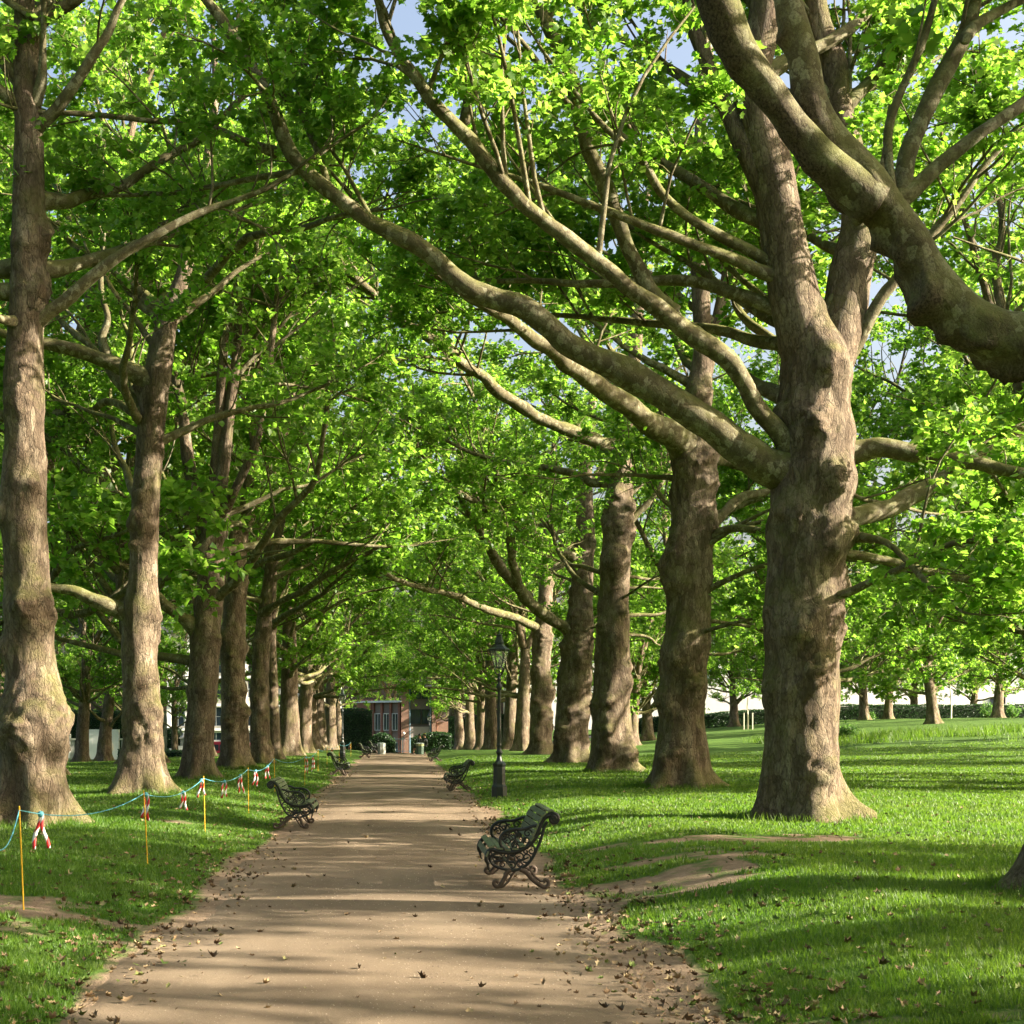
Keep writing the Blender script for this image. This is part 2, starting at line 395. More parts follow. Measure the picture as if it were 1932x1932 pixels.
def leaves_from(pos, outd, size, rng, lobed, upb=0.75):
    n = len(pos)
    nr = unit(np.array([0, 0, upb])+rng.normal(0, 0.55, (n, 3)))
    a = unit(outd*0.5+rng.normal(0, 0.6, (n, 3))+np.array([0, 0, -0.25]))
    a = unit(a-nr*np.sum(a*nr, -1, keepdims=True)); b = np.cross(nr, a)
    T, Fc = (LOBED, LOBED_F) if lobed else (SIMPLE, SIMPLE_F)
    s = (size*rng.uniform(0.65, 1.15, n))[:, None, None]
    V = pos[:, None]+s*(a[:, None]*T[None, :, 0:1]+b[:, None]*T[None, :, 1:2]+nr[:, None]*T[None, :, 2:3])
    Fq = (Fc[None]+(np.arange(n)*len(T))[:, None, None]).reshape(-1, Fc.shape[1])
    return V.reshape(-1, 3), Fq

def spawn(Pt, R, n_per_m, t0, lfun, ang, up, rng, k, rfac, wob=0.12, curve=0.10, rmin=0.006, lift=0.0):
    """children along a batch of polylines"""
    N, kk, _ = Pt.shape
    L = np.sum(np.linalg.norm(np.diff(Pt, axis=1), axis=2), 1)
    cnt = np.maximum(1, rng.poisson(np.maximum(0.01, L*(1-t0)*n_per_m)))
    idx = np.repeat(np.arange(N), cnt); n = len(idx)
    t = t0+(1-t0)*rng.uniform(0, 1, n)**0.85
    q = t*(kk-1); i = np.minimum(q.astype(int), kk-2); fr = (q-i)[:, None]
    p0 = Pt[idx, i]*(1-fr)+Pt[idx, i+1]*fr
    d0 = unit(Pt[idx, i+1]-Pt[idx, i]); r0 = R[idx, i]*(1-fr[:, 0])+R[idx, i+1]*fr[:, 0]
    w = rng.normal(0, 1, (n, 3)); w[:, 2] = np.abs(w[:, 2])*0.5+w[:, 2]*0.5+lift
    w = unit(w-d0*np.sum(w*d0, -1, keepdims=True))
    a = rng.normal(ang, 0.22, n)[:, None]
    d = unit(d0*np.cos(a)+w*np.sin(a)+np.array([0, 0, up]))
    ln = lfun(L[idx], t, n)
    pts = np.empty((n, k, 3)); pts[:, 0] = p0; st = (ln/(k-1))[:, None]
    wv = rng.normal(0, wob, (n, 3))
    for j in range(1, k):
        d = unit(d+wv+rng.normal(0, wob, (n, 3))+np.array([0, 0, curve])); pts[:, j] = pts[:, j-1]+d*st
    rs = np.minimum(r0*rfac, 0.011*ln+0.004)
    rad = np.maximum(rmin*0.5, rs[:, None]*np.linspace(1, 0.35, k)[None])
    return pts, rad

def zmin_of(x, y):
    """lowest leaves: the tunnel over the path stays open, the lawn side hangs low"""
    c = 1-sm(3.2, 6.0, np.abs(x))
    lo = np.where(x > 0, 2.2, 2.5)+0.6*(1-sm(10, 25, y))
    return lo+c*(np.where(y < 45, 2.3, 1.5))

def crown(root, base, mains, rng, lobed, dens=1.0, lsize=0.17, cut=True, mult=1.0, t0=0.28):
    """secondary branches, twigs and leaves grown from the main limbs (k-point batch)"""
    Pm = np.stack([m[0] for m in mains]); Rm = np.stack([m[1] for m in mains])
    p2, r2 = spawn(Pm, Rm, 2.1*dens, t0, lambda L, t, n: np.clip(0.42*L*(1.15-t), 1.3, 4.6)*rng.uniform(0.7, 1.2, n), 0.85, 0.18, rng, 7, 0.55, 0.10, 0.05)
    p3, r3 = spawn(p2, r2, 2.7*dens, 0.18, lambda L, t, n: np.clip(0.5*L*(1.2-t), 0.6, 1.7)*rng.uniform(0.7, 1.2, n), 0.85, 0.08, rng, 5, 0.6, 0.12, 0.0)
    if cut:
        w = p3[:, 2]+np.array(base); keep = w[:, 2] > zmin_of(w[:, 0], w[:, 1]); keep &= (np.linalg.norm(w-np.array([0, 0, HCAM]), axis=1) > 8.5)
        p3, r3 = p3[keep], r3[keep]
    p4, r4 = spawn(p3, r3, 4.6*dens, 0.15, lambda L, t, n: rng.uniform(0.25, 0.6, n), 0.8, 0.0, rng, 3, 0.7, 0.15, -0.05, 0.004)
    b = MB()
    for p, r, s in ((p2, r2, 6), (p3, r3, 4)):
        v, f = tubes(p, r, s); b.add(v, f, 0, True)
    v, f = tubes(p4, r4, 3); b.add(v, f, 1)
    b.build('small_branches', [LIMBM, TWIGM], root)
    m = max(1, int(round((21 if lobed else 14)*mult)))
    tp = np.concatenate([p4, p3[:, -3:]]); n = len(tp)
    idx = np.repeat(np.arange(n), m); u = rng.uniform(0.1, 1.15, len(idx))[:, None]
    pos = tp[idx, 0]*(1-u)+tp[idx, 2]*u
    od = unit(tp[idx, 2]-tp[idx, 0]); side = unit(rng.normal(0, 1, (len(idx), 3)))
    pos = pos+side*rng.uniform(0.03, 0.14, len(idx))[:, None]
    if cut:
        w = pos+np.array(base); keep = (w[:, 2] > zmin_of(w[:, 0], w[:, 1])-0.25) & (np.linalg.norm(w-np.array([0, 0, HCAM]), axis=1) > 8.0)
        pos, od = pos[keep], od[keep]
    V, Fq = leaves_from(pos, od, lsize, rng, lobed)
    mesh_obj('crown', [V], [Fq], LEAF, root)
    return len(pos)

def rough_tube(line, sides, amp, seed, flare=0.0, gzb=0.0, wart=0.0, burls=(), collar=0.0):
    """bark tube: radius broken up by lumps and burls, with root flare at the foot"""
    p, r = line[:, :3].copy(), line[:, 3].copy(); k = len(p)
    s_ = np.concatenate([[0], np.cumsum(np.linalg.norm(np.diff(p, axis=0), axis=1))])
    if collar:
        r = r*(1+collar*np.exp(-s_/0.35))
        w = np.stack([vnoise(np.stack([s_*1.1+seed*3.1, s_*0+q*9.7, s_*0], -1)) for q in range(3)], -1)+0.5*np.stack([vnoise(np.stack([s_*2.7+seed*1.7, s_*0+q*5.3, s_*0], -1)) for q in range(3)], -1)
        p = p+w*np.minimum(1, s_/0.8)[:, None]*np.clip(r*0.42, 0.015, 0.06)[:, None]
        r = r*(1+0.10*vnoise(np.stack([s_*2.2+seed, s_*0, s_*0], -1)))
    v, f = tubes(p[None], r[None], sides); v = v.reshape(k, sides, 3)
    c = p[:, None]; d = v-c; du = unit(d)
    q = v*np.array([1.0, 1.0, 0.7])+seed*7.7
    m = 1+amp*(1.3*vnoise(q*1.1)+0.9*vnoise(q*2.7)+0.55*vnoise(q*6.5)*(0.5+0.5*vnoise(q*0.8))+0.30*vnoise(q*np.array([15, 15, 6.0])))
    if wart:
        bump_ = np.clip(fbm(q*3.2, 3)+0.1, 0, 1)*2.0+np.clip(fbm(q*8.0, 2), 0, 1)*1.3
        rough_tube.w = np.clip(2.2*np.clip(-du[:, :, 2]*0.9-du[:, :, 0]*0.4+0.25, 0, 1)*np.clip(bump_, 0, 1), 0, 1).ravel()
        m = m+wart*bump_*np.clip(-du[:, :, 2]*0.9-du[:, :, 0]*0.4+0.35, 0, 1)
    if flare:
        h = np.maximum(0, p[:, 2]-gzb)[:, None]; th = np.arctan2(d[:, :, 1], d[:, :, 0])
        lob = 0.5+0.5*np.sin(th*5+seed+0.7*np.sin(th*2+seed*2)); lob = lob**1.5
        m = m+flare*np.exp(-h/0.30)*(0.35+1.0*lob)+0.16*flare*np.exp(-h/1.1)*lob
    v = c+d*m[:, :, None]
    if collar: v[0] = c[0]; v[-1] = c[-1]
    for (th0, z0, size, am) in burls:
        i = int(np.argmin(np.abs(p[:, 2]-z0))); c0 = p[i]+r[i]*np.array([math.cos(th0), math.sin(th0), 0])
        g = np.exp(-np.sum((v-c0)**2*np.array([1, 1, 0.8]), -1)/size**2)
        g = g*(1+0.55*vnoise(v*7+th0)+0.35*vnoise(v*15+th0))
        v = v+du*(am*g)[:, :, None]
    return v.reshape(-1, 3), f

def extend(line, rng, top=None):
    """continue a traced limb past its last traced point so it ends as a twig"""
    p, r = line[:, :3], line[:, 3]
    d = unit(p[-1]-p[-4]); L = float(np.clip(r[-1]*55, 1.2, 7.5)); n = 7; out = []
    q = p[-1].copy()
    for j in range(1, n+1):
        d = unit(d+rng.normal(0, 0.10, 3)+np.array([0, 0, 0.05])); q = q+d*L/n
        out.append(np.concatenate([q, [max(0.008, r[-1]*(1-j/n*0.92))]]))
    return np.concatenate([line, np.array(out)])

def trace(pts, Y0, Y1, base, kscale=1.0):
    n = len(pts); out = []
    cum = np.concatenate([[0], np.cumsum([math.hypot(pts[i+1][0]-pts[i][0], pts[i+1][1]-pts[i][1]) for i in range(n-1)])]); cum = cum/max(cum[-1], 1e-6)
    for (px, py, hw), t in zip(pts, cum):
        Y = Y0+(Y1-Y0)*t; x, y, z = P(px, py, Y)
        out.append((x-base[0], y-base[1], z-base[2], hw*Y/F_PX*kscale))
    return out

def make_tree(label, Y, trunk, stems=(), limbs=(), fill=8, lobed=False, seed=1, dens=1.0, lsize=0.15, mult=1.0, wart=(), sides=80, group=None, fillz=(4.5, 11), fillaz=None, name='plane_tree', X=None, burls=(), low=0, knob=1.0):
    rng = np.random.default_rng(seed)
    bx = P(trunk[0][0], trunk[0][1], Y)[0]; base = np.array([bx, Y, gz1(bx, Y)])
    root = empty(name, tuple(base), label, 'tree', group)
    tl = trace(trunk, Y, Y, base)
    x0, y0, z0, r0 = tl[0]
    tl = [(x0, y0, -0.35, r0)]+[q for q in tl if q[2] > 0.25]
    H = tl[-1][2]
    line = smooth_line(tl, int(max(60, min(300, H/0.045))))
    if line[-1, 3] < 0.3: line = extend(line, rng)
    mains = []
    rough = 1.0
    nb = int(H*2.6*knob); bl = [(rng.uniform(-PI, PI) if rng.uniform() < 0.3 else rng.uniform(-2.9, -0.1), rng.uniform(0.5, min(H, 9.5)), rng.uniform(0.10, 0.34)*min(1.2, line[8, 3]/0.5), rng.uniform(0.05, 0.15)*min(1.2, line[8, 3]/0.5)) for _ in range(nb)]
    v, f = rough_tube(line, sides, 0.08, seed, flare=0.62, gzb=0.0, burls=bl+list(burls))
    b = MB(); b.add(v, f, 0, True); b.build('trunk', [TRUNK], root)
    def limb(pts, Yb, Ye, is_stem, w):
        l = smooth_line(trace(pts, Yb, Ye, base), 26 if len(pts) > 3 else 18)
        l = extend(l, rng); sd = 40 if w else (24 if l[0, 3] > 0.08 else 12)
        lf = smooth_line(l, int(max(24, min(200, np.sum(np.linalg.norm(np.diff(l[:, :3], axis=0), axis=1))/0.07))))
        v, f = rough_tube(lf, sd, 0.07, seed+len(mains), wart=w, collar=0.0 if is_stem else 0.55); bb = MB(); bb.add(v, f, 0, True)
        lo = bb.build('stem' if is_stem else 'limb', [TRUNK if is_stem else LIMBM], root)
        if w: lo.data.attributes.new('wart', 'FLOAT', 'POINT').data.foreach_set('value', rough_tube.w.astype(np.float32))
        lk = smooth_line(l, 20); mains.append((lk[:, :3], lk[:, 3]))
    for pts, Ye in stems: limb(pts, Y, Ye, True, 0)
    for q in limbs: limb(q[0], Y, q[1], False, q[2] if len(q) > 2 else 0)
    # limbs the photo does not single out, filling the crown round the stems
    carriers = [(line[:, :3], line[:, 3])]+mains[:len(stems)]
    for kf in range(fill):
        cp, cr = carriers[kf % len(carriers)]
        ok = np.where((cp[:, 2] > fillz[0]) & (cp[:, 2] < fillz[1]))[0]
        if len(ok) == 0: ok = np.array([len(cp)-2])
        i = int(rng.choice(ok)); az = rng.uniform(-0.35, PI+0.35) if fillaz is None else rng.uniform(*fillaz)
        el = rng.uniform(0.1, 0.85); L = rng.uniform(4.5, 8.0)
        d = np.array([math.cos(az)*math.cos(el), math.sin(az)*math.cos(el), math.sin(el)]); q = cp[i].copy(); pts = [np.concatenate([q, [min(cr[i]*0.5, L*0.016)]])]
        for j in range(1, 9):
            d = unit(d+rng.normal(0, 0.13, 3)+np.array([0, 0, 0.05])); q = q+d*L/8
            pts.append(np.concatenate([q, [max(0.010, pts[0][3]*(1-j/8.5))]]))
        l = smooth_line(np.array(pts), 20); v, f = rough_tube(smooth_line(l, 48), 9, 0.05, seed+kf, collar=0.5); bb = MB(); bb.add(v, f, 0, True)
        bb.build('limb', [LIMBM], root); mains.append((l[:, :3], l[:, 3]))
    for kf in range(low):
        i = int(rng.choice(np.where((line[:, 2] > 3.4) & (line[:, 2] < 6.5))[0])); az = rng.choice([rng.uniform(-1.1, -0.45), rng.uniform(0.15, 1.1)]); el = rng.uniform(-0.05, 0.45); L = rng.uniform(4.5, 7.5)
        d = np.array([math.cos(az)*math.cos(el), math.sin(az)*math.cos(el), math.sin(el)]); q = line[i, :3].copy(); pts = [np.concatenate([q, [L*0.011]])]
        for j in range(1, 9):
            d = unit(d+rng.normal(0, 0.14, 3)+np.array([0, 0, -0.03])); q = q+d*L/8
            pts.append(np.concatenate([q, [max(0.008, pts[0][3]*(1-j/8.5))]]))
        l = smooth_line(np.array(pts), 20); v, f = rough_tube(smooth_line(l, 48), 9, 0.05, seed+kf+50, collar=0.5); bb = MB(); bb.add(v, f, 0, True)
        bb.build('limb', [LIMBM], root); mains.append((l[:, :3], l[:, 3]))
    n = crown(root, base, mains, rng, lobed, dens, lsize, True, mult)
    print(label[:40], 'leaves', n)
    return root

# right row -------------------------------------------------------------------------------------
make_tree('plane tree at the right edge, thick warty limb crossing the top right corner', 13.0,
    [(2045, 1690, 98), (2052, 1500, 88), (2050, 1200, 82), (2050, 900, 80), (2055, 720, 76)],
    stems=[([(2075, 800, 70), (2100, 600, 60), (2130, 350, 48), (2150, 100, 40), (2160, -200, 32)], 12.5)],
    limbs=[([(2060, 690, 62), (1990, 655, 55), (1932, 640, 50), (1880, 630, 48), (1816, 590, 47), (1760, 520, 44), (1712, 454, 42), (1652, 384, 40), (1607, 314, 34), (1544, 209, 31), (1509, 105, 28), (1481, 0, 26), (1450, -110, 22)], 13.0, 0.75),
           ([(1660, 395, 36), (1630, 370, 35), (1572, 314, 33), (1525, 260, 31), (1474, 209, 30), (1397, 115, 32), (1342, 0, 28), (1300, -90, 22)], 12.6, 0.22),
           ([(1660, 385, 14), (1711, 367, 15), (1781, 304, 14), (1851, 251, 13), (1932, 195, 12), (2010, 150, 9)], 13.3),
           ([(1690, 420, 16), (1701, 349, 17), (1715, 279, 17), (1764, 181, 16), (1809, 87, 14), (1834, 0, 13), (1850, -80, 10)], 13.4),
           ([(1690, 400, 9), (1682, 349, 8), (1680, 244, 8), (1708, 157, 7), (1746, 70, 7), (1767, 0, 6)], 13.1),
           ([(1815, 80, 9), (1850, 40, 9), (1932, 0, 8)], 13.6)],
    fill=9, lobed=True, seed=11, low=5, fillz=(6.5, 12), dens=0.8, mult=0.55, fillaz=(-1.2, 0.9))

make_tree('big burred plane tree forking into two stems, nearest whole trunk on the right', 23.7,
    [(1523, 1552, 70), (1512, 1490, 71), (1510, 1400, 68), (1512, 1250, 66), (1515, 1100, 67), (1520, 1000, 70), (1528, 940, 76), (1536, 900, 80), (1541, 860, 70), (1545, 800, 62), (1541, 740, 64), (1541, 700, 69), (1536, 665, 64), (1520, 615, 50), (1500, 550, 36), (1492, 510, 26)],
    stems=[([(1532, 720, 48), (1508, 610, 47), (1488, 500, 42), (1462, 370, 39), (1439, 244, 37), (1418, 150, 33), (1440, 50, 30), (1450, -60, 28), (1440, -200, 22)], 23.4),
           ([(1548, 740, 44), (1575, 650, 47), (1592, 580, 42), (1602, 520, 38), (1622, 420, 32), (1605, 300, 30), (1582, 209, 28), (1572, 122, 27), (1545, 40, 22), (1530, -80, 18)], 24.2)],
    limbs=[([(1500, 890, 36), (1450, 885, 32), (1400, 850, 30), (1330, 795, 31), (1250, 745, 28), (1150, 690, 24), (1050, 630, 22), (980, 590, 21), (900, 545, 19), (820, 490, 17), (740, 440, 15), (660, 395, 14), (600, 345, 13), (550, 290, 13), (520, 220, 12), (490, 160, 11), (440, 70, 10), (390, 0, 10), (350, -70, 8)], 22.0),
           ([(1530, 890, 24), (1492, 860, 20), (1462, 805, 18), (1400, 722, 17), (1340, 662, 18), (1280, 605, 17), (1200, 560, 15), (1130, 500, 14), (1060, 440, 14), (990, 390, 14), (930, 320, 14), (880, 265, 14), (830, 215, 12), (790, 150, 11), (740, 80, 9), (715, 0, 8)], 21.0),
           ([(1275, 600, 15), (1225, 545, 15), (1190, 490, 14), (1165, 430, 14), (1140, 350, 14), (1100, 250, 13), (1080, 170, 12), (1050, 90, 12), (1010, 0, 12), (985, -70, 10)], 23.5),
           ([(1520, 760, 22), (1475, 748, 16), (1420, 722, 13), (1370, 680, 11), (1310, 625, 10), (1260, 590, 8), (1190, 560, 6)], 26.0),
           ([(1560, 870, 40), (1600, 855, 25), (1660, 850, 19), (1740, 862, 16), (1830, 877, 14), (1932, 895, 11), (2050, 890, 9)], 23.0),
           ([(1560, 1000, 26), (1600, 978, 17), (1680, 960, 17), (1740, 925, 16), (1800, 890, 13), (1880, 845, 11), (1960, 780, 9)], 25.5),
           ([(875, 240, 8), (885, 160, 7), (890, 80, 6), (900, 0, 6)], 23.7),
           ([(1500, 195, 12), (1390, 205, 13), (1320, 165, 10), (1230, 110, 8), (1150, 60, 6)], 26.5),
           ([(1600, 1010, 9), (1680, 1030, 6), (1760, 1110, 5), (1800, 1140, 3)], 21.5),
           ([(530, 290, 8), (470, 270, 7), (380, 238, 6), (250, 225, 5), (150, 215, 5), (60, 210, 4)], 22.5)],
    fill=18, lobed=True, seed=22, low=3, fillz=(6.5, 12), lsize=0.132, dens=0.95)

make_tree('plane tree with a dark leaning limb, behind the nearest whole trunk on the right', 35.9,
    [(1285, 1490, 50), (1285, 1420, 52), (1286, 1360, 46), (1290, 1250, 42), (1300, 1150, 38), (1302, 1090, 40), (1305, 1000, 38), (1308, 900, 35), (1308, 830, 30), (1318, 740, 23), (1325, 650, 18), (1320, 500, 16), (1312, 400, 14), (1320, 300, 12), (1325, 150, 9)],
    stems=[([(1315, 760, 18), (1345, 640, 14), (1370, 540, 13), (1385, 430, 11), (1380, 300, 9)], 36.5)],
    limbs=[([(1300, 850, 26), (1258, 815, 22), (1210, 785, 20), (1162, 749, 19), (1110, 712, 17), (1060, 680, 15), (1020, 650, 13), (960, 600, 11), (900, 570, 9)], 31.0),
           ([(1308, 990, 16), (1350, 985, 10), (1400, 940, 9), (1450, 930, 8)], 37.5),
           ([(1325, 1030, 10), (1370, 1000, 8), (1430, 1000, 7), (1470, 1010, 5)], 34.5),
           ([(1310, 880, 14), (1350, 870, 9), (1400, 880, 8), (1450, 900, 6)], 38.0)],
    fill=18, lobed=True, seed=33, low=5, mult=0.8, fillz=(5, 14), lsize=0.132)

make_tree('slender straight plane tree, third whole trunk of the right row', 48.3,
    [(1160, 1458, 36), (1156, 1400, 37), (1155, 1350, 35), (1155, 1250, 33), (1158, 1150, 30), (1162, 1050, 27), (1168, 950, 24), (1174, 850, 20), (1182, 770, 17), (1195, 680, 14), (1205, 560, 10), (1210, 430, 7)],
    limbs=[([(1175, 850, 16), (1120, 830, 13), (1061, 807, 12), (993, 773, 12), (942, 739, 11), (909, 709, 11), (875, 688, 10), (840, 654, 9), (756, 604, 9), (700, 550, 8), (671, 522, 7), (630, 480, 6)], 42.0),
           ([(1170, 900, 12), (1120, 910, 8), (1070, 890, 7), (1010, 880, 6), (950, 870, 5)], 50.0)],
    fill=13, seed=44, low=5, mult=0.8, lsize=0.17, sides=36, fillz=(5, 16))

make_tree('knobbly sunlit plane tree with a moss-topped limb over the lamp post', 62.7,
    [(1080, 1440, 32), (1080, 1380, 30), (1085, 1280, 30), (1093, 1180, 23), (1100, 1080, 20), (1105, 980, 17), (1105, 880, 12), (1115, 780, 8), (1120, 690, 5)],
    limbs=[([(1090, 1200, 16), (1060, 1180, 12), (1030, 1160, 12), (985, 1120, 10), (970, 1060, 9), (965, 1000, 9), (950, 940, 7), (930, 880, 6)], 58.0),
           ([(1100, 1060, 10), (1040, 1030, 8), (960, 980, 8), (900, 950, 7), (850, 920, 5)], 55.0),
           ([(1000, 1130, 8), (960, 1090, 10), (920, 1030, 8), (885, 970, 6)], 60.0)],
    fill=13, seed=55, low=4, mult=0.75, lsize=0.18, sides=32, fillz=(6, 18))

make_tree('thick plane tree just right of the lantern, limb reaching far left', 80.8,
    [(1020, 1425, 21), (1020, 1380, 20), (1020, 1300, 18), (1023, 1210, 17), (1028, 1150, 14), (1030, 1080, 11), (1035, 980, 8), (1040, 880, 5)],
    limbs=[([(1020, 1190, 10), (985, 1170, 8), (920, 1150, 7), (850, 1122, 6), (780, 1105, 5), (720, 1080, 4)], 72.0)],
    fill=13, seed=66, mult=0.75, lsize=0.2, sides=28, fillz=(6, 19))

# left row --------------------------------------------------------------------------------------
make_tree('plane tree with a tall bare trunk at the left edge, behind the first yellow stakes', 22.6,
    [(64, 1562, 62), (62, 1480, 62), (60, 1420, 57), (64, 1385, 60), (60, 1330, 52), (57, 1250, 48), (50, 1100, 44), (46, 950, 42), (47, 850, 38), (46, 700, 37), (50, 600, 33), (53, 450, 30), (55, 300, 26), (52, 200, 24), (50, 90, 24), (46, 0, 17), (40, -100, 14)],
    stems=[([(55, 110, 20), (75, 45, 13), (110, 20, 12), (150, -5, 10), (190, -50, 8)], 22.0)],
    limbs=[([(48, 70, 14), (20, 55, 9), (0, 62, 8), (-40, 80, 6)], 22.0), ([(40, 770, 16), (10, 785, 9), (-30, 770, 8), (-90, 740, 6)], 22.6),
           ([(45, 610, 12), (15, 605, 8), (-30, 590, 6)], 21.8), ([(60, 210, 10), (78, 150, 8), (82, 80, 6), (85, 0, 5)], 22.0)],
    fill=20, lobed=True, seed=77, mult=0.8, knob=0.55, burls=[(-1.2, 1.55, 0.45, 0.16), (-2.6, 1.5, 0.4, 0.14), (-0.4, 1.6, 0.35, 0.12)], fillz=(6.5, 13), lsize=0.132)

make_tree('plane tree leaning right with two pale side limbs, second trunk on the left', 32.0,
    [(268, 1502, 42), (268, 1440, 42), (270, 1400, 38), (266, 1300, 33), (262, 1200, 32), (265, 1150, 34), (270, 1080, 27), (272, 1000, 26), (278, 900, 25), (285, 800, 27), (290, 740, 30), (300, 690, 26), (312, 620, 20), (328, 570, 18), (345, 520, 15), (365, 440, 13), (385, 350, 11), (395, 280, 9), (405, 200, 7), (405, 100, 5)],
    limbs=[([(290, 730, 22), (260, 708, 18), (240, 700, 16), (200, 685, 13), (150, 665, 12), (90, 650, 10), (40, 640, 8)], 31.0),
           ([(205, 685, 8), (193, 640, 7), (203, 600, 6), (190, 540, 5), (195, 480, 4)], 32.0),
           ([(325, 590, 12), (370, 550, 10), (410, 510, 9), (450, 460, 9), (500, 440, 7), (560, 430, 6)], 29.0),
           ([(268, 1165, 20), (235, 1155, 15), (200, 1140, 13), (150, 1120, 10), (90, 1105, 8), (30, 1090, 6)], 31.5),
           ([(270, 770, 9), (260, 790, 8), (235, 740, 7), (235, 700, 7)], 31.0),
           ([(285, 780, 12), (240, 770, 9), (200, 760, 8), (170, 775, 6), (110, 755, 5)], 35.0)],
    fill=19, lobed=True, seed=88, mult=0.8, knob=0.35, burls=[(-0.9, 1.2, 0.3, 0.10), (-2.2, 1.4, 0.3, 0.08)], fillz=(6, 14), lsize=0.132)

make_tree('dark knobbly plane tree with many upright stems, third trunk on the left', 41.8,
    [(380, 1478, 30), (378, 1420, 29), (380, 1350, 27), (385, 1280, 28), (385, 1200, 27), (393, 1150, 25), (400, 1080, 24), (402, 1010, 22), (404, 970, 18), (406, 930, 14)],
    stems=[([(408, 980, 14), (425, 850, 12), (435, 760, 11), (445, 680, 9), (450, 600, 8), (450, 520, 6), (460, 420, 5)], 41.0),
           ([(398, 1010, 14), (370, 930, 13), (352, 850, 11), (345, 770, 9), (328, 700, 8), (310, 600, 6)], 42.5),
           ([(412, 990, 11), (455, 900, 8), (485, 830, 8), (500, 740, 7), (512, 650, 6), (522, 560, 5), (525, 480, 4)], 40.0)],
    limbs=[([(385, 1200, 20), (365, 1185, 13), (340, 1165, 12), (300, 1125, 9), (265, 1090, 7), (220, 1060, 5)], 41.0),
           ([(395, 1145, 10), (450, 1090, 8), (500, 1020, 8), (545, 960, 7), (590, 910, 6), (605, 860, 5), (615, 790, 5), (620, 740, 4)], 38.0),
           ([(370, 1248, 9), (330, 1243, 8), (240, 1235, 7), (180, 1220, 6), (110, 1205, 5)], 43.0),
           ([(395, 1070, 12), (330, 1020, 9), (270, 975, 9), (180, 900, 7), (120, 850, 5)], 44.0),
           ([(400, 1000, 12), (300, 940, 9), (230, 880, 8), (160, 820, 6)], 45.0)],
    fill=14, seed=99, mult=0.6, fillz=(6, 13), lsize=0.19, sides=40)

make_tree('plane tree with a round warty burl lit by the sun, fourth trunk on the left', 50.8,
    [(445, 1455, 26), (443, 1400, 25), (440, 1340, 24), (440, 1280, 23), (440, 1200, 22), (445, 1120, 18), (450, 1050, 15), (458, 990, 11)],
    stems=[([(455, 1010, 10), (470, 920, 8), (478, 840, 7), (470, 760, 6), (480, 660, 5)], 50.0), ([(452, 1020, 10), (490, 940, 8), (520, 870, 7), (545, 790, 6), (560, 700, 5)], 49.0)],
    limbs=[([(440, 1180, 10), (420, 1130, 8), (395, 1080, 7), (360, 1010, 6)], 52.0), ([(448, 1090, 8), (500, 1060, 6), (560, 1040, 5), (620, 1000, 4)], 47.0)],
    fill=9, seed=110, burls=[(-0.8, 1.9, 0.30, 0.16), (-1.7, 1.7, 0.28, 0.14)], dens=1.1, mult=0.6, fillz=(6, 15), lsize=0.20, sides=36)

make_tree('plane tree with a right-lit forked trunk, fifth trunk on the left', 59.7,
    [(490, 1440, 19), (490, 1380, 18), (490, 1300, 19), (492, 1240, 17), (497, 1180, 14), (505, 1110, 11), (512, 1040, 8)],
    stems=[([(508, 1080, 8), (530, 990, 7), (548, 900, 6), (555, 800, 5), (570, 690, 4)], 58.0)],
    limbs=[([(495, 1160, 9), (520, 1140, 6), (580, 1110, 6), (640, 1070, 5), (700, 1040, 4)], 55.0), ([(488, 1240, 10), (470, 1230, 7), (455, 1190, 6)], 60.0)],
    fill=11, seed=121, dens=1.1, mult=0.6, fillz=(6, 17), lsize=0.21, sides=32)

make_tree('thin plane tree tucked behind the fifth left trunk', 66.7,
    [(517, 1430, 13), (516, 1350, 11), (513, 1270, 10), (511, 1180, 9), (515, 1090, 7), (522, 1000, 5)],
    limbs=[([(512, 1180, 7), (560, 1150, 5), (610, 1120, 4)], 63.0)], fill=12, seed=132, dens=1.1, mult=0.6, fillz=(6, 18), lsize=0.22, sides=28)

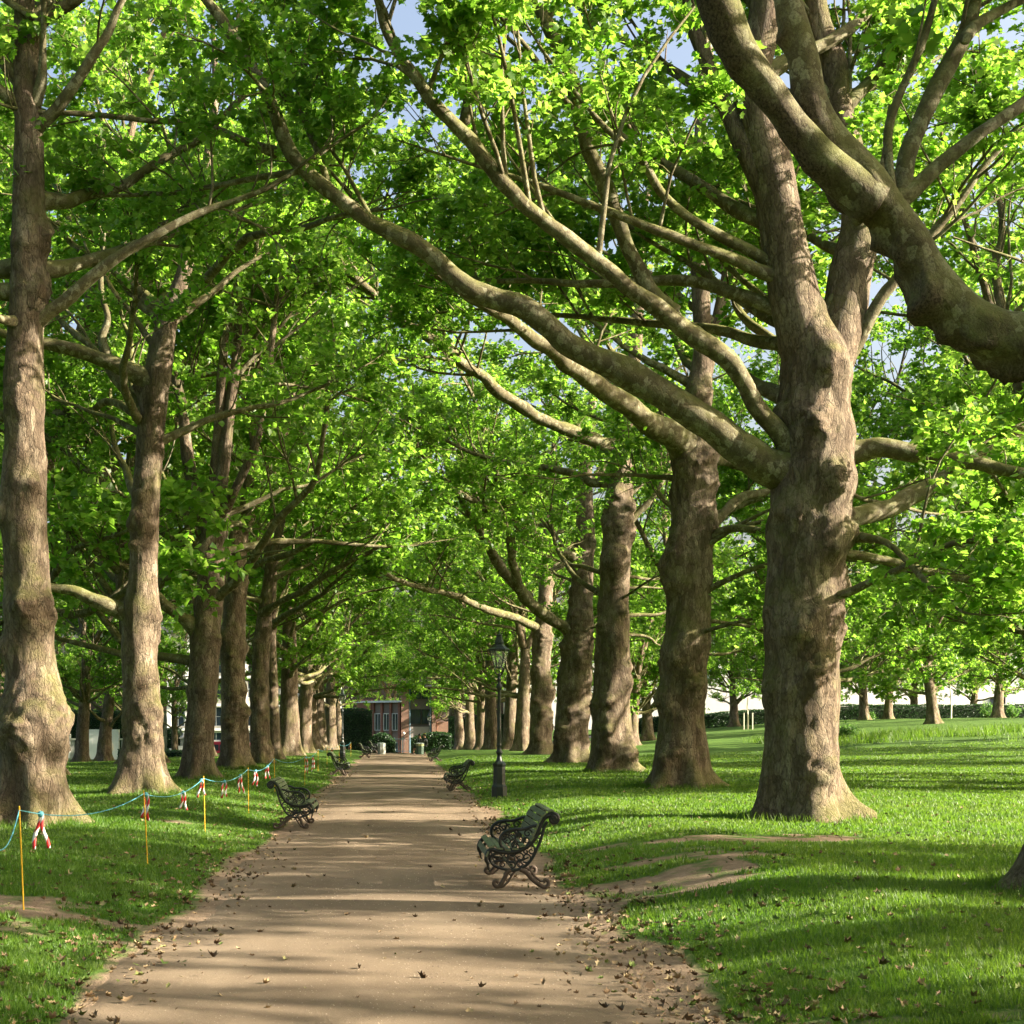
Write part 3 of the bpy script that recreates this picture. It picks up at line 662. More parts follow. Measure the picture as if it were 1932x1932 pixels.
# tree kinds repeated farther off ---------------------------------------------------------------
def variant(seed, H=7.0, r=0.5, nst=3, nlimb=12, reach=7.0, lsize=0.20, mult=1.0, zlo=3.6, dens=1.0, height=20.0):
    rng = np.random.default_rng(seed); root = empty('plane_tree', (0, 0, -50), None, 'tree')
    lean = rng.normal(0, 0.25, 2)
    tl = [(0, 0, -0.4, r), (0, 0, 0.3, r*1.02), (lean[0]*0.3, lean[1]*0.3, H*0.35, r*0.86), (lean[0], lean[1], H*0.75, r*0.72), (lean[0]*1.2, lean[1]*1.2, H, r*0.6)]
    line = smooth_line(tl, 50); v, f = rough_tube(line, 24, 0.06, seed, flare=0.55); b = MB(); b.add(v, f, 0, True); b.build('trunk', [TRUNK], root)
    mains = []
    def grow(p, d, L, r0, up, nm):
        q = np.array(p, float); pts = [np.concatenate([q, [r0]])]
        for j in range(1, 10):
            d = unit(d+rng.normal(0, 0.10, 3)+np.array([0, 0, up])); q = q+d*L/9; pts.append(np.concatenate([q, [max(0.012, r0*(1-j/9.6))]]))
        l = smooth_line(np.array(pts), 20); v, f = rough_tube(smooth_line(l, 40), 9, 0.05, seed, collar=0.4); b = MB(); b.add(v, f, 0, True); b.build(nm, [TRUNK if nm == 'stem' else LIMBM], root)
        mains.append((l[:, :3], l[:, 3]))
    a0 = rng.uniform(0, 6)
    for k in range(nst):
        a = a0+k*2*PI/nst; grow(line[-2, :3], np.array([math.cos(a)*0.45, math.sin(a)*0.45, 1.0]), height-H, r*0.42, 0.03, 'stem')
    for k in range(nlimb):
        if rng.uniform() < 0.5: i = rng.integers(int(50*zlo/H*0.95), 49); p = line[i, :3]; rr = line[i, 3]*0.3
        else: m = mains[rng.integers(0, nst)]; i = rng.integers(2, 11); p = m[0][i]; rr = m[1][i]*0.55
        a = a0+k*2.4; e = rng.uniform(0.05, 0.8); grow(p, np.array([math.cos(a)*math.cos(e), math.sin(a)*math.cos(e), math.sin(e)]), reach*rng.uniform(0.7, 1.1), rr, 0.04, 'limb')
    n = crown(root, (0, 0, 0), mains, rng, False, dens, lsize, False, mult, 0.22); print('variant', seed, n)
    return root

VAR = [variant(201, 7.5, 0.50, 3, 22, 7.5, zlo=3.2, dens=0.9, mult=0.75), variant(202, 6.5, 0.55, 4, 20, 7.0, zlo=2.8, dens=0.9, mult=0.75), variant(203, 8.5, 0.45, 3, 22, 7.0, zlo=3.2, dens=0.9, mult=0.75, height=22),
       variant(204, 7.5, 0.45, 3, 13, 6.0, zlo=4.6, dens=0.8, mult=0.55), variant(205, 8.0, 0.5, 4, 12, 6.5, zlo=5.0, dens=0.8, mult=0.5, height=21),
       variant(206, 6.5, 0.52, 3, 22, 9.0, zlo=3.4, dens=0.8, mult=0.7), variant(207, 7.0, 0.48, 4, 22, 9.0, zlo=3.6, dens=0.8, mult=0.7, height=22),
       variant(208, 5.2, 0.5, 4, 30, 7.0, zlo=2.1, dens=0.95, mult=0.8, height=18),
       variant(209, 7.0, 0.5, 3, 24, 7.0, zlo=2.6, dens=0.62, mult=0.5)]
USED = set()
def place(k, x, y, sc, rz, label, group=None):
    o = VAR[k] if k not in USED else copy_tree(VAR[k])
    USED.add(k); o.location = (x, y, gz1(x, y)); o.rotation_euler = (0, 0, rz); o.scale = (sc, sc, sc)
    for key in ('label', 'group'):
        if key in o: del o[key]
    tag(o, label, 'tree', group); return o

i = 0
far_right = [(985, 93, 'plane tree immediately right of the lamp post, bulging sunlit foot'), (961, 105, 'pale plane tree half hidden by the front lamp post'), (927, 117, 'plane tree just left of the front lamp post'),
             (907, 130, 'dark plane tree second to the left of the front lamp post'), (886, 143, 'distant plane trunk between the lamp post and the path end, dark'), (868, 155, 'distant plane trunk right of the far end of the path, sunlit'), (852, 168, 'farthest slim trunk of the right row, beside the brown building')]
for px, Y, lab in far_right:
    x = (px-PX0)/F_PX*Y; place(5+i % 2, x, Y, 0.98+0.12*((i*7) % 3)/2, i*1.9+0.4, lab); i += 1
far_left = [(546, 77, 'dark plane tree with a round burl at head height, left row'), (571, 87, 'smooth grey straight plane trunk in the left row'), (588, 96, 'plane trunk between the smooth grey one and the pale one, left row'),
            (603, 106, 'pale sunlit leaning plane trunk in the left row'), (623, 122, 'broad plane tree left of the far lamp post'), (640, 140, 'last plane tree of the left row, behind the far lamp post')]
for px, Y, lab in far_left:
    x = (px-PX0)/F_PX*Y; place(5+(i+1) % 2, x, Y, 0.98+0.12*((i*5) % 3)/2, i*2.3+1.4, lab); i += 1
# lawn trees on the right, some in view
for px, Y, k, sc, lab in [(1760, 100, 7, 0.85, 'stout lawn tree standing alone before the dark hedge on the right'), (1630, 128, 7, 0.85, 'grey trunk by the hedge, left of the stout lawn tree'), (1675, 133, 7, 0.8, 'shorter grey trunk right against the hedge, left of the stout lawn tree'),
                          (1882, 122, 7, 0.9, 'pale sunlit trunk before the hedge, right of the stout lawn tree'), (1385, 135, 7, 0.85, 'grey trunk by the hedge seen between two right-row trunks'), (1560, 146, 7, 0.85, 'street tree behind the hedge, between the big burred trunk and the two grey trunks'), (1725, 147, 7, 0.85, 'street tree behind the hedge, just left of the stout lawn tree'), (1835, 146, 7, 0.8, 'street tree behind the hedge, between the sapling and the pale trunk'), (1450, 147, 7, 0.85, 'street tree behind the hedge, hidden by the big burred trunk'),
                          (1222, 112, 7, 0.9, 'pale leaning trunk on the lawn seen between two right-row trunks')]:
    x = (px-PX0)/F_PX*Y; place(k, x, Y, sc, i*1.3+0.2, lab); i += 1
OFFR = [(16, 3.5), (27, 3.0), (15.8, 34), (29, 39), (31, 32), (22, 44), (33, 11), (34, 34), (44, 53), (44, 66), (56, 84), (52, 104)]  # lawn trees added out of view to throw broken shade on path and lawn
for x, Y in OFFR:
    place(0 if x == 44 else 8, x, Y, 0.95, i*2.1, 'lawn plane tree added beyond the right edge for its shade, only leaves reaching in', 'lawn trees added beyond the right edge'); i += 1
place(0, 21, 12.3, 0.92, 0.7, 'leafy lawn tree added unseen beyond the right edge to shade the near grass'); i += 1  # dense off-view tree added to darken the near grass and path
for x, Y, k, sc, lab in [(17.8, 38, 5, 0.95, 'lawn tree just beyond the right edge, crown filling the gap beside the big burred trunk'), (24.5, 55, 6, 1.0, 'lawn tree past the right edge, low crown above the shaded lawn'), (16.4, 60, 5, 0.95, 'lawn tree hidden behind the big burred trunk, crown spreading on both sides'),
                         (23.6, 86, 4, 1.0, 'second lawn tree hidden behind the big burred trunk, farther off'), (13.7, 71, 4, 0.9, 'lawn tree hidden behind the second right-row trunk, its bright crown beside it'), (33.5, 77, 7, 1.0, 'lawn tree past the right edge, in front of the pale building'), (15.5, 98, 7, 0.9, 'lawn tree hidden behind the third right-row trunk'), (29.5, 112, 7, 0.9, 'lawn tree left of the stout one, trunk hidden by its neighbours')]:
    place(k, x, Y, sc, i*1.1, lab); i += 1
# trees beyond the left row
for px, Y, k, sc, lab in [(155, 78, 0, 0.75, 'dark trunk in shade on the left lawn, left of the second trunk'), (196, 86, 1, 0.75, 'dark trunk in front of the pale wall on the left lawn'), (64, 46, 5, 1.38, None), (268, 60, 6, 1.4, None), (384, 76, 5, 1.0, None), (-60, 62, 2, 0.9, None), (15, 92, 1, 0.8, 'shaded trunk at the far left edge before the wall'),
                          (250, 118, 0, 0.8, None), (330, 128, 2, 0.7, None), (90, 120, 2, 0.9, None)]:
    x = (px-PX0)/F_PX*Y
    place(k, x, Y, sc, i*1.7, lab or 'leafy park tree far behind the left row, its trunk hidden', None if lab else 'park trees behind the left row'); i += 1
for x, Y in [(-60, 185), (-40, 195), (-20, 200), (-11, 188), (-1, 194), (9, 190), (22, 200), (100, 160), (118, 150), (40, 195), (62, 185), (85, 175), (-85, 180)]:
    place(i % 3, x, Y, 0.9, i*2.7, 'distant street tree closing the view behind the buildings', 'street trees behind the buildings'); i += 1

# unseen trees carry the avenue on behind the camera, added to block sky light
for x, Y in [(6.5, 0.5), (6.6, -11.5), (6.4, -23), (-5.5, -1.5), (-5.6, -13), (-5.5, -25), (16, -8), (-17, -6), (-18, 8), (-19, 24), (-21, 40)]:
    place(8 if x > 0 else i % 3, x, Y, 0.95, i*1.3, 'plane tree outside the view beside or behind the camera', 'trees outside the view'); i += 1

for k, o in enumerate(VAR):
    if k not in USED:
        for ch in list(o.children): bpy.data.objects.remove(ch)
        bpy.data.objects.remove(o)

# ------------------------------------------------------------------ grass and fallen leaves
def grass():
    rng = np.random.default_rng(5); N = 520000
    u = rng.uniform(0, 1, N); y0, y1 = 7.6, 75.0
    y = y0*(y1/y0)**u**1.05
    x = rng.uniform(-0.29, 0.445, N)*y+rng.normal(0, 0.2, N)
    b = bare(x, y)+0.35*n2(x, y, 4.0, 6.6); ok = (b < 0.42) & ((x > 1.8) | (x < -1.95)); x, y = x[ok], y[ok]; n = len(x)
    clump = 0.75+0.5*n2(x, y, 1.5, 2.9)+0.35*n2(x, y, 5.0, 1.9)
    h = rng.uniform(0.035, 0.085, n)*np.clip(clump, 0.4, 1.5); w = np.clip(0.0042*(y/9.0), 0.004, 0.022)*rng.uniform(0.7, 1.3, n)
    z = gz(x, y)-0.004; a = rng.uniform(0, 2*PI, n); l = rng.uniform(0.1, 0.8, n)*h; la = rng.uniform(0, 2*PI, n)
    dx, dy = np.cos(a)*w, np.sin(a)*w
    V = np.empty((n, 3, 3)); V[:, 0] = np.stack([x-dx, y-dy, z], -1); V[:, 1] = np.stack([x+dx, y+dy, z], -1)
    V[:, 2] = np.stack([x+np.cos(la)*l, y+np.sin(la)*l, z+h], -1)
    tag(mesh_obj('grass', [V.reshape(-1, 3)], [np.arange(3*n).reshape(-1, 3)], GRASSB), kind='stuff')
grass()

def tufts():
    rng = np.random.default_rng(55); xs_, ys_ = [], []
    for px, Y, r in [(1523, 23.7, 0.62), (1285, 35.9, 0.66), (1160, 48.3, 0.66), (64, 22.6, 0.52), (268, 32, 0.5), (380, 41.8, 0.46), (2058, 13, 0.46), (445, 50.8, 0.48)]:
        n = 2600; a = rng.uniform(0, 2*PI, n); q = r*(1.35+np.abs(rng.normal(0, 0.35, n))); xs_.append((px-PX0)/F_PX*Y+q*np.cos(a)); ys_.append(Y+q*np.sin(a))
    x, y = np.concatenate(xs_), np.concatenate(ys_); k = n2(x, y, 2.2, 3.3)+0.15 > rng.uniform(-0.2, 0.4, len(x)); x, y = x[k], y[k]; n = len(x)
    h = rng.uniform(0.06, 0.17, n); w = 0.004+0.00022*y; z = gz(x, y)-0.01; a = rng.uniform(0, PI, n); la = rng.uniform(0, 2*PI, n); V = np.empty((n, 3, 3))
    V[:, 0] = np.stack([x-np.cos(a)*w, y-np.sin(a)*w, z], -1); V[:, 1] = np.stack([x+np.cos(a)*w, y+np.sin(a)*w, z], -1); V[:, 2] = np.stack([x+np.cos(la)*h*0.5, y+np.sin(la)*h*0.5, z+h], -1)
    tag(mesh_obj('grass_tufts', [V.reshape(-1, 3)], [np.arange(3*n).reshape(-1, 3)], GRASSB), kind='stuff')
tufts()

def litter_mat():
    m, nt, bs = new_mat('fallen_leaf')
    geo = node(nt, 'ShaderNodeNewGeometry'); r = geo.outputs['Random Per Island']
    c = ramp(nt, r, [(0.0, (0.07, 0.043, 0.022)), (0.35, (0.15, 0.098, 0.052)), (0.6, (0.24, 0.17, 0.09)), (0.8, (0.30, 0.24, 0.13)), (0.9, (0.13, 0.16, 0.035)), (1.0, (0.08, 0.13, 0.025))])
    nt.links.new(c, bs.inputs['Base Color']); bs.inputs['Roughness'].default_value = 0.7; bs.inputs['Specular IOR Level'].default_value = 0.25
    return m
def litter():
    rng = np.random.default_rng(15); xs_, ys_ = [], []
    N = 6500; y = 7.8*(60/7.8)**rng.uniform(0, 1, N)**1.1
    side = rng.uniform(0, 1, N) < 0.5
    off = rng.normal(0.05, 0.38, N); off = np.where(rng.uniform(0, 1, N) < 0.25, rng.exponential(1.1, N), off)
    x = np.where(side, 1.78+off, -1.95-off)
    keep = (n2(x, y, 0.7, 4.1)*1.3+rng.uniform(-0.3, 0.6, N) > 0) & (rng.uniform(0, 1, N) < np.where(off < -0.5, 0.3, 1)); xs_.append(x[keep]); ys_.append(y[keep])
    M = 4200; y = 7.8*(55/7.8)**rng.uniform(0, 1, M); x = rng.uniform(-0.29, 0.445, M)*y
    k = rng.uniform(0, 1, M) < np.where((x > -1.7) & (x < 1.5), 0.10, 0.55); xs_.append(x[k]); ys_.append(y[k])
    x, y = np.concatenate(xs_), np.concatenate(ys_); n = len(x)
    z = gz(x, y)+0.012+np.where((x > -1.9) & (x < 1.75), 0.016, 0.0)+rng.uniform(0, 0.012, n)
    az = rng.uniform(0, 2*PI, n); nr = unit(np.stack([rng.normal(0, 0.35, n), rng.normal(0, 0.35, n), np.ones(n)], -1))
    a = np.stack([np.cos(az), np.sin(az), np.zeros(n)], -1); a = unit(a-nr*np.sum(a*nr, -1, keepdims=True)); b = np.cross(nr, a)
    T = LOBED.copy(); T[:, 2] = 0.9*(np.abs(T[:, 1]))**1.3+0.35*np.abs(T[:, 0]-0.4)**1.5
    s = (rng.uniform(0.02, 0.08, n))[:, None, None]; cur = rng.uniform(0.2, 2.0, n)[:, None, None]
    asp = rng.uniform(0.3, 1.0, n)[:, None, None]; skw = rng.normal(0, 0.35, n)[:, None, None]
    V = np.stack([x, y, z], -1)[:, None]+s*(a[:, None]*(T[None, :, 0:1]-0.4+skw*T[None, :, 1:2])+b[:, None]*T[None, :, 1:2]*asp+nr[:, None]*T[None, :, 2:3]*cur)
    Fq = (LOBED_F[None]+(np.arange(n)*len(T))[:, None, None]).reshape(-1, 3)
    tag(mesh_obj('fallen_leaves', [V.reshape(-1, 3)], [Fq], litter_mat()), kind='stuff')
litter()

# ------------------------------------------------------------------ benches
IRON = plain('black_iron', (0.008, 0.010, 0.0095), 0.42, 0.0, 0.25, 9, 0.5, 0.15)
IRONB = plain('dusty_iron', (0.085, 0.062, 0.046), 0.75, 0.0, 0.35, 9, 0.3, 0.3)
SLAT = plain('green_slat', (0.105, 0.13, 0.07), 0.5, 0.0, 0.2, 4, 0.4, 0.1)
def bc(cx, cz): return ((cx-800)/1287.0, (1540-cz)/1287.0)          # measured on the near bench's end frame

def spiral(c, r0, r1, a0, turns, n=26):
    t = np.linspace(0, 1, n); a = a0+turns*2*PI*t; r = r0+(r1-r0)*t
    return [(c[0]+q*math.cos(b), c[1]+q*math.sin(b)) for q, b in zip(r, a)]

def make_bench():
    root = empty('park_bench', (0, 0, 0), None, 'bench'); L = 1.42
    S1 = [bc(*q) for q in [(1330, 560), (1270, 575), (1215, 650), (1160, 790), (1090, 910), (970, 1005), (800, 1050), (640, 1040), (545, 1010), (492, 1070), (480, 1150), (515, 1210)]]
    S2 = [bc(*q) for q in [(1290, 640), (1245, 720), (1210, 860), (1150, 1010), (1075, 1150), (980, 1245), (850, 1292), (700, 1272), (580, 1225), (528, 1150), (560, 1085), (640, 1060)]]
    ARM = [bc(*q) for q in [(1175, 690), (1090, 705), (980, 742), (850, 745), (740, 775), (668, 850), (668, 950), (730, 1010), (800, 1035)]]
    FL = [bc(*q) for q in [(800, 1280), (745, 1330), (715, 1410), (650, 1500), (600, 1500), (575, 1455), (610, 1430), (640, 1460)]]
    FL2 = [bc(*q) for q in [(870, 1285), (810, 1370), (760, 1450), (690, 1510), (640, 1510)]]
    BL = [bc(*q) for q in [(930, 1280), (1010, 1320), (1090, 1410), (1180, 1480), (1250, 1515), (1300, 1490), (1300, 1430), (1255, 1420), (1240, 1455)]]
    BL2 = [bc(*q) for q in [(990, 1250), (1060, 1290), (1120, 1370), (1200, 1430), (1250, 1440)]]
    for yy in (0.0, L):
        b = MB()
        def tb(pts, r, sides=8):
            l = smooth_line([(x, yy, z, rr) for (x, z), rr in zip(pts, np.broadcast_to(r, (len(pts),)))], max(14, len(pts)*4))
            b.tube(l[:, :3], l[:, 3], sides)
        tb(S1, 0.024); tb(S2, 0.016); tb(ARM, 0.017)
        sc = bc(1372, 608); tb([bc(1290, 545)]+spiral(sc, 0.062, 0.012, 2.2, -1.35), 0.02)
        tb(spiral(sc, 0.035, 0.004, 2.2, -1.0), 0.022)
        # pierced scrollwork under the arm and under the seat
        for (cx, cz, r, a, t) in [(830, 840, .055, 0, 1.4), (760, 900, .04, 3.1, -1.3), (930, 870, .05, 1.6, 1.3), (1010, 900, .04, 3.5, -1.2), (860, 960, .04, 0.7, 1.2), (1030, 800, .04, 0.2, 1.3), (720, 850, .03, 1.5, 1.2),
                                  (620, 1130, .05, 0.5, 1.4), (720, 1120, .05, 2.2, -1.4), (820, 1130, .055, 1.0, 1.4), (920, 1120, .05, 3.0, -1.3), (700, 1210, .04, 0.2, 1.3), (820, 1225, .04, 2.5, -1.3), (930, 1205, .04, 1.2, 1.3), (1010, 1120, .05, 4.0, 1.3), (1080, 1030, .045, 2.0, -1.3), (1140, 900, .035, 0.4, 1.2), (1010, 1040, .03, 0.9, 1.2), (1180, 790, .025, 1.4, 1.2)]:
            tb(spiral(bc(cx, cz), r*1.15, 0.006, a, t, 18), np.linspace(0.010, 0.006, 18), 6)
        tb([bc(800, 1040), bc(840, 960), bc(880, 800), bc(850, 750)], 0.010, 6); tb([bc(700, 800), bc(800, 830), bc(900, 950), bc(960, 1000)], 0.010, 6)
        tb([bc(560, 1180), bc(700, 1160), bc(860, 1190), bc(1040, 1120)], 0.009, 6); tb([bc(1090, 940), bc(1120, 1020), bc(1090, 1120)], 0.009, 6)
        fr = b.build('end_frame', [IRON], root)
        for nm, A, B2 in (('leg', FL, FL2), ('leg', BL, BL2)):
            b = MB(); tb(A, np.linspace(0.026, 0.018, len(A))); tb(B2, 0.012)
            for k in range(4):
                q = k/3.0; p0 = A[1+int(q*2)]; p1 = B2[min(len(B2)-1, 1+int(q*2))]; tb([p0, ((p0[0]+p1[0])/2, (p0[1]+p1[1])/2+0.01), p1], 0.008, 6)
            b.build(nm, [IRONB], root)
        b = MB(); tb([bc(495, 1180), bc(500, 1240), bc(520, 1300)], [0.018, 0.014, 0.008], 6); b.build('front_pendant', [IRON], root)
    # slats follow the seat curve and the back rail
    def slats(pts, name, w, th):
        b = MB()
        for (x, z, ang) in pts:
            b2 = 0.004; prof = [(-w/2+b2, -th/2), (w/2-b2, -th/2), (w/2, -th/2+b2), (w/2, th/2-b2), (w/2-b2, th/2), (-w/2+b2, th/2), (-w/2, th/2-b2), (-w/2, -th/2+b2)]
            ca, sa = math.cos(ang), math.sin(ang)
            b.prism([(x+p*ca-q*sa, 0, z+p*sa+q*ca) for p, q in prof], ((0, -0.03, 0), (0, L+0.03, 0)), 0)
            for yy in (0.0, L/2, L):
                b.lathe([(0.0, 0.003), (0.009, 0.002), (0.010, -0.002)], 8, (x-sa*th*0.5, yy, z+ca*th*0.5), 1)
        b.build(name, [SLAT, IRON], root)
    sx = [bc(*q) for q in [(500, 1060), (560, 985), (660, 1000), (760, 1018), (860, 1012), (950, 975)]]
    slats([(sx[0][0]-0.01, sx[0][1]-0.01, 1.15), (sx[1][0]-0.005, sx[1][1]+0.008, 0.35), (sx[2][0], sx[2][1], -0.10), (sx[3][0], sx[3][1], -0.12), (sx[4][0], sx[4][1]+0.005, 0.0), (sx[5][0], sx[5][1]+0.005, 0.25)], 'seat', 0.062, 0.020)
    bx = [bc(*q) for q in [(1085, 870), (1120, 790), (1155, 705), (1195, 620), (1250, 548), (1335, 515)]]
    slats([(bx[0][0], bx[0][1], 0.95), (bx[1][0], bx[1][1], 1.15), (bx[2][0], bx[2][1], 1.18), (bx[3][0], bx[3][1], 1.05), (bx[4][0], bx[4][1], 0.75), (bx[5][0], bx[5][1]+0.01, 0.1)], 'backrest', 0.060, 0.018)
    b = MB(); b.box(((bc(850, 1290))[0], L/2, bc(850, 1290)[1]), (0.03, L, 0.02)); b.build('stretcher', [IRON], root)
    return root
BENCH = make_bench(); bused = False
# local x grows towards the back: right-hand benches face -X as built, left-hand ones are turned round
def bench(x, y, left, label):
    global bused
    o = BENCH if not bused else copy_tree(BENCH); bused = True
    o.location = (x, y+(1.42 if left else 0), gz1(x, y)+0.03); o.rotation_euler = (0, 0, PI if left else 0)
    tag(o, label, 'bench', 'benches along the path'); return o
bench(1.18, 15.35, False, 'nearest iron-framed slatted bench, right of the path, facing left')
bench(1.55, 39.0, False, 'dark bench on the right of the path, in front of the nearer lamp post')
bench(1.80, 72.0, False, 'far right bench with a sunlit end, left of and beyond the lamp post')
bench(-1.62, 24.4, True, 'nearest bench on the left of the path, green slats, facing right')
bench(-1.90, 51.5, True, 'middle dark bench on the left of the path')
bench(-1.65, 82.0, True, 'far left bench near the small lamp post')
bench(-1.35, 96.0, True, 'farthest left bench, next to the grey litter bin')
bench(1.45, 95.0, False, 'farthest right bench behind the green litter bin, where two people sit')

# ------------------------------------------------------------------ lamp posts
LAMPG = plain('dark_green_paint', (0.012, 0.018, 0.016), 0.38, 0.0, 0.2, 6, 0.5, 0.08)
def glass_mat():
    m, nt, bs = new_mat('lantern_glass')
    bs.inputs['Base Color'].default_value = (0.9, 0.95, 0.92, 1); bs.inputs['Roughness'].default_value = 0.08; bs.inputs['Alpha'].default_value = 0.16
    return m
GLASS = glass_mat(); MANTLE = plain('gas_mantle', (0.5, 0.5, 0.46), 0.5)
def make_lamp():
    root = empty('lamp_post', (0, 0, 0), None, 'lamp post')
    b = MB()
    b.lathe([(0.0, 0.0), (0.195, 0.0), (0.20, 0.02), (0.20, 0.30), (0.18, 0.34), (0.162, 0.36), (0.158, 0.40), (0.155, 0.80), (0.17, 0.83), (0.175, 0.87), (0.10, 0.93)], 8, (0, 0, -0.05), 0, False, PI/8)
    b.build('base', [LAMPG], root)
    b = MB()
    b.lathe([(0.10, 0.86), (0.075, 0.92), (0.055, 0.99), (0.050, 1.04), (0.075, 1.07), (0.092, 1.10), (0.072, 1.13), (0.055, 1.17), (0.052, 1.25), (0.068, 1.27), (0.05, 1.29), (0.056, 1.33), (0.053, 1.60), (0.058, 1.62), (0.050, 1.65), (0.047, 2.0), (0.040, 2.60), (0.046, 2.63), (0.070, 2.67), (0.078, 2.71), (0.066, 2.75), (0.040, 2.78), (0.036, 2.85), (0.060, 2.88), (0.040, 2.91), (0.034, 2.98), (0.046, 3.00), (0.03, 3.03)], 16, (0, 0, 0), 0)
    b.build('column', [LAMPG], root)
    b = MB()
    for a in np.arange(4)*PI/2+PI/4:
        c, s_ = math.cos(a), math.sin(a)
        q = smooth_line([(0.03*c, 0.03*s_, 2.97), (0.10*c, 0.10*s_, 3.02), (0.155*c, 0.155*s_, 3.09), (0.15*c, 0.15*s_, 3.15), (0.125*c, 0.125*s_, 3.15)], 14); b.tube(q, 0.009, 6)
    b.tube([(0, 0, 3.0), (0, 0, 3.18)], 0.012, 8); b.build('bracket', [LAMPG], root)
    lan = MB(); g = MB(); z0, z1, r0, r1 = 3.17, 3.60, 0.115, 0.235
    for k in range(6):
        a = k*PI/3; a2 = a+PI/3
        p0 = np.array([r0*math.cos(a), r0*math.sin(a), z0]); p1 = np.array([r1*math.cos(a), r1*math.sin(a), z1]); q0 = np.array([r0*math.cos(a2), r0*math.sin(a2), z0]); q1 = np.array([r1*math.cos(a2), r1*math.sin(a2), z1])
        lan.tube([p0, p1], 0.011, 6); lan.tube([p0, q0], 0.010, 6); lan.tube([p1, q1], 0.014, 6)
        g.add([p0*0.985+[0, 0, .03], q0*0.985+[0, 0, .03], q1*0.985+[0, 0, .03], p1*0.985+[0, 0, .03]], [(0, 1, 2, 3)])
    lt = lan.build('lantern', [LAMPG], root); g.build('glass', [GLASS], lt)
    m = MB(); m.lathe([(0, 3.17), (0.05, 3.17), (0.05, 3.20), (0.028, 3.22), (0.03, 3.26), (0.045, 3.27), (0.045, 3.30), (0.02, 3.31), (0.022, 3.36), (0, 3.38)], 12, (0, 0, 0), 0); m.build('burner', [IRON], lt)
    b = MB()
    b.lathe([(0.235, 3.595), (0.262, 3.60), (0.262, 3.625), (0.19, 3.665), (0.125, 3.72), (0.10, 3.76), (0.118, 3.775), (0.112, 3.80), (0.09, 3.85), (0.072, 3.93), (0.060, 3.955), (0.078, 3.965), (0.070, 3.98), (0.03, 3.99), (0.018, 4.01), (0.024, 4.03), (0.010, 4.06), (0.0, 4.11)], 6, (0, 0, 0), 0, False)
    b.build('lantern_roof', [LAMPG], root)
    return root
LAMP = make_lamp()
def lamp(px, Y, sc, label, first=False):
    o = LAMP if first else copy_tree(LAMP); x = (px-PX0)/F_PX*Y
    o.location = (x, Y, gz1(x, Y)); o.scale = (sc, sc, sc); tag(o, label, 'lamp post', 'lamp posts along the path')
lamp(942, 34.7, 0.955, 'tall dark green lamp post with a glazed lantern, on the right bank', True)
lamp(646, 80.8, 0.92, 'smaller-looking black lamp post on the left, before the last trunks')
lamp(810, 148, 0.98, 'farthest pale-topped lamp post, right of the end of the path')

# ------------------------------------------------------------------ barrier on the left bank
YEL = plain('yellow_stake', (0.62, 0.36, 0.015), 0.5, 0.0, 0.15, 8)
ROPEM = plain('blue_cord', (0.08, 0.30, 0.36), 0.5, 0.0, 0.3, 14)
def tape_mat():
    m, nt, bs = new_mat('striped_tape')
    tc = node(nt, 'ShaderNodeTexCoord').outputs['UV']; sx = node(nt, 'ShaderNodeSeparateXYZ'); nt.links.new(tc, sx.inputs[0])
    f = math_n(nt, 'FRACT', math_n(nt, 'ADD', math_n(nt, 'MULTIPLY', sx.outputs['Y'], 2.3), math_n(nt, 'MULTIPLY', sx.outputs['X'], 0.35)))
    nt.links.new(ramp(nt, f, [(0.49, (0.75, 0.73, 0.70)), (0.51, (0.55, 0.03, 0.03))]), bs.inputs['Base Color']); bs.inputs['Roughness'].default_value = 0.4
    return m
TAPE = tape_mat()
stk = [(-12, 1540, -8, 1760, 9.6), (36, 1500, 45, 1702, 12.3), (271, 1470, 279, 1607, 17.35), (384, 1449, 387, 1552, 22.7), (468, 1436, 469, 1519, 27.8), (517, 1417, 519, 1487, 35.6), (575, 1412, 575, 1469, 42.0), (600, 1412, 600, 1447, 54.0), (617, 1406, 617, 1438, 62.0), (640, 1404, 640, 1430, 71.0), (662, 1396, 662, 1421, 84.0)]
snm = ['thin yellow stake at the very left edge, nearest the camera', 'tall thin yellow stake in front of the trunk at the left edge', 'yellow stake leaning slightly, in front of the second left trunk', 'yellow stake in front of the third left trunk', 'thin yellow stake at the foot of the fourth left trunk', 'yellow stake at the foot of the fifth left trunk', 'thin yellow stake left of the middle bench', 'short yellow stake just beyond the middle bench', 'short yellow stake left of the far left bench', 'yellow stake at the foot of the pale leaning trunk', 'far yellow stake right of the small lamp post']
tops = []
for (tx, ty, bx_, by, Y), lab in zip(stk, snm):
    x0 = (bx_-PX0)/F_PX*Y; z0 = gz1(x0, Y); h = 0.86 if Y < 40 else 0.84; x1 = (tx-PX0)/F_PX*Y
    b = MB(); b.tube([(0, 0, -0.06), ((x1-x0)*0.5, 0, h*0.5), (x1-x0, 0, h)], [0.006, 0.0075, 0.008], 8)
    o = b.build('stake', [YEL]); o.location = (x0, Y, z0); tag(o, lab, 'stake', 'yellow stakes of the cord barrier')
    tops.append(np.array([x1, Y, z0+h-0.035]))
def sag(p, q, s, t): return p*(1-t)+q*t-np.array([0, 0, 4*s*t*(1-t)])
b = MB(); rp = []
for k in range(len(tops)-1):
    for t in np.linspace(0, 1, 14, endpoint=False): rp.append(sag(tops[k], tops[k+1], 0.13, t))
rp.append(tops[-1]); b.tube(np.array(rp), 0.0055, 6); 
tag(b.build('barrier_cord', [ROPEM]), 'turquoise cord sagging from stake to stake along the left bank', 'cord')
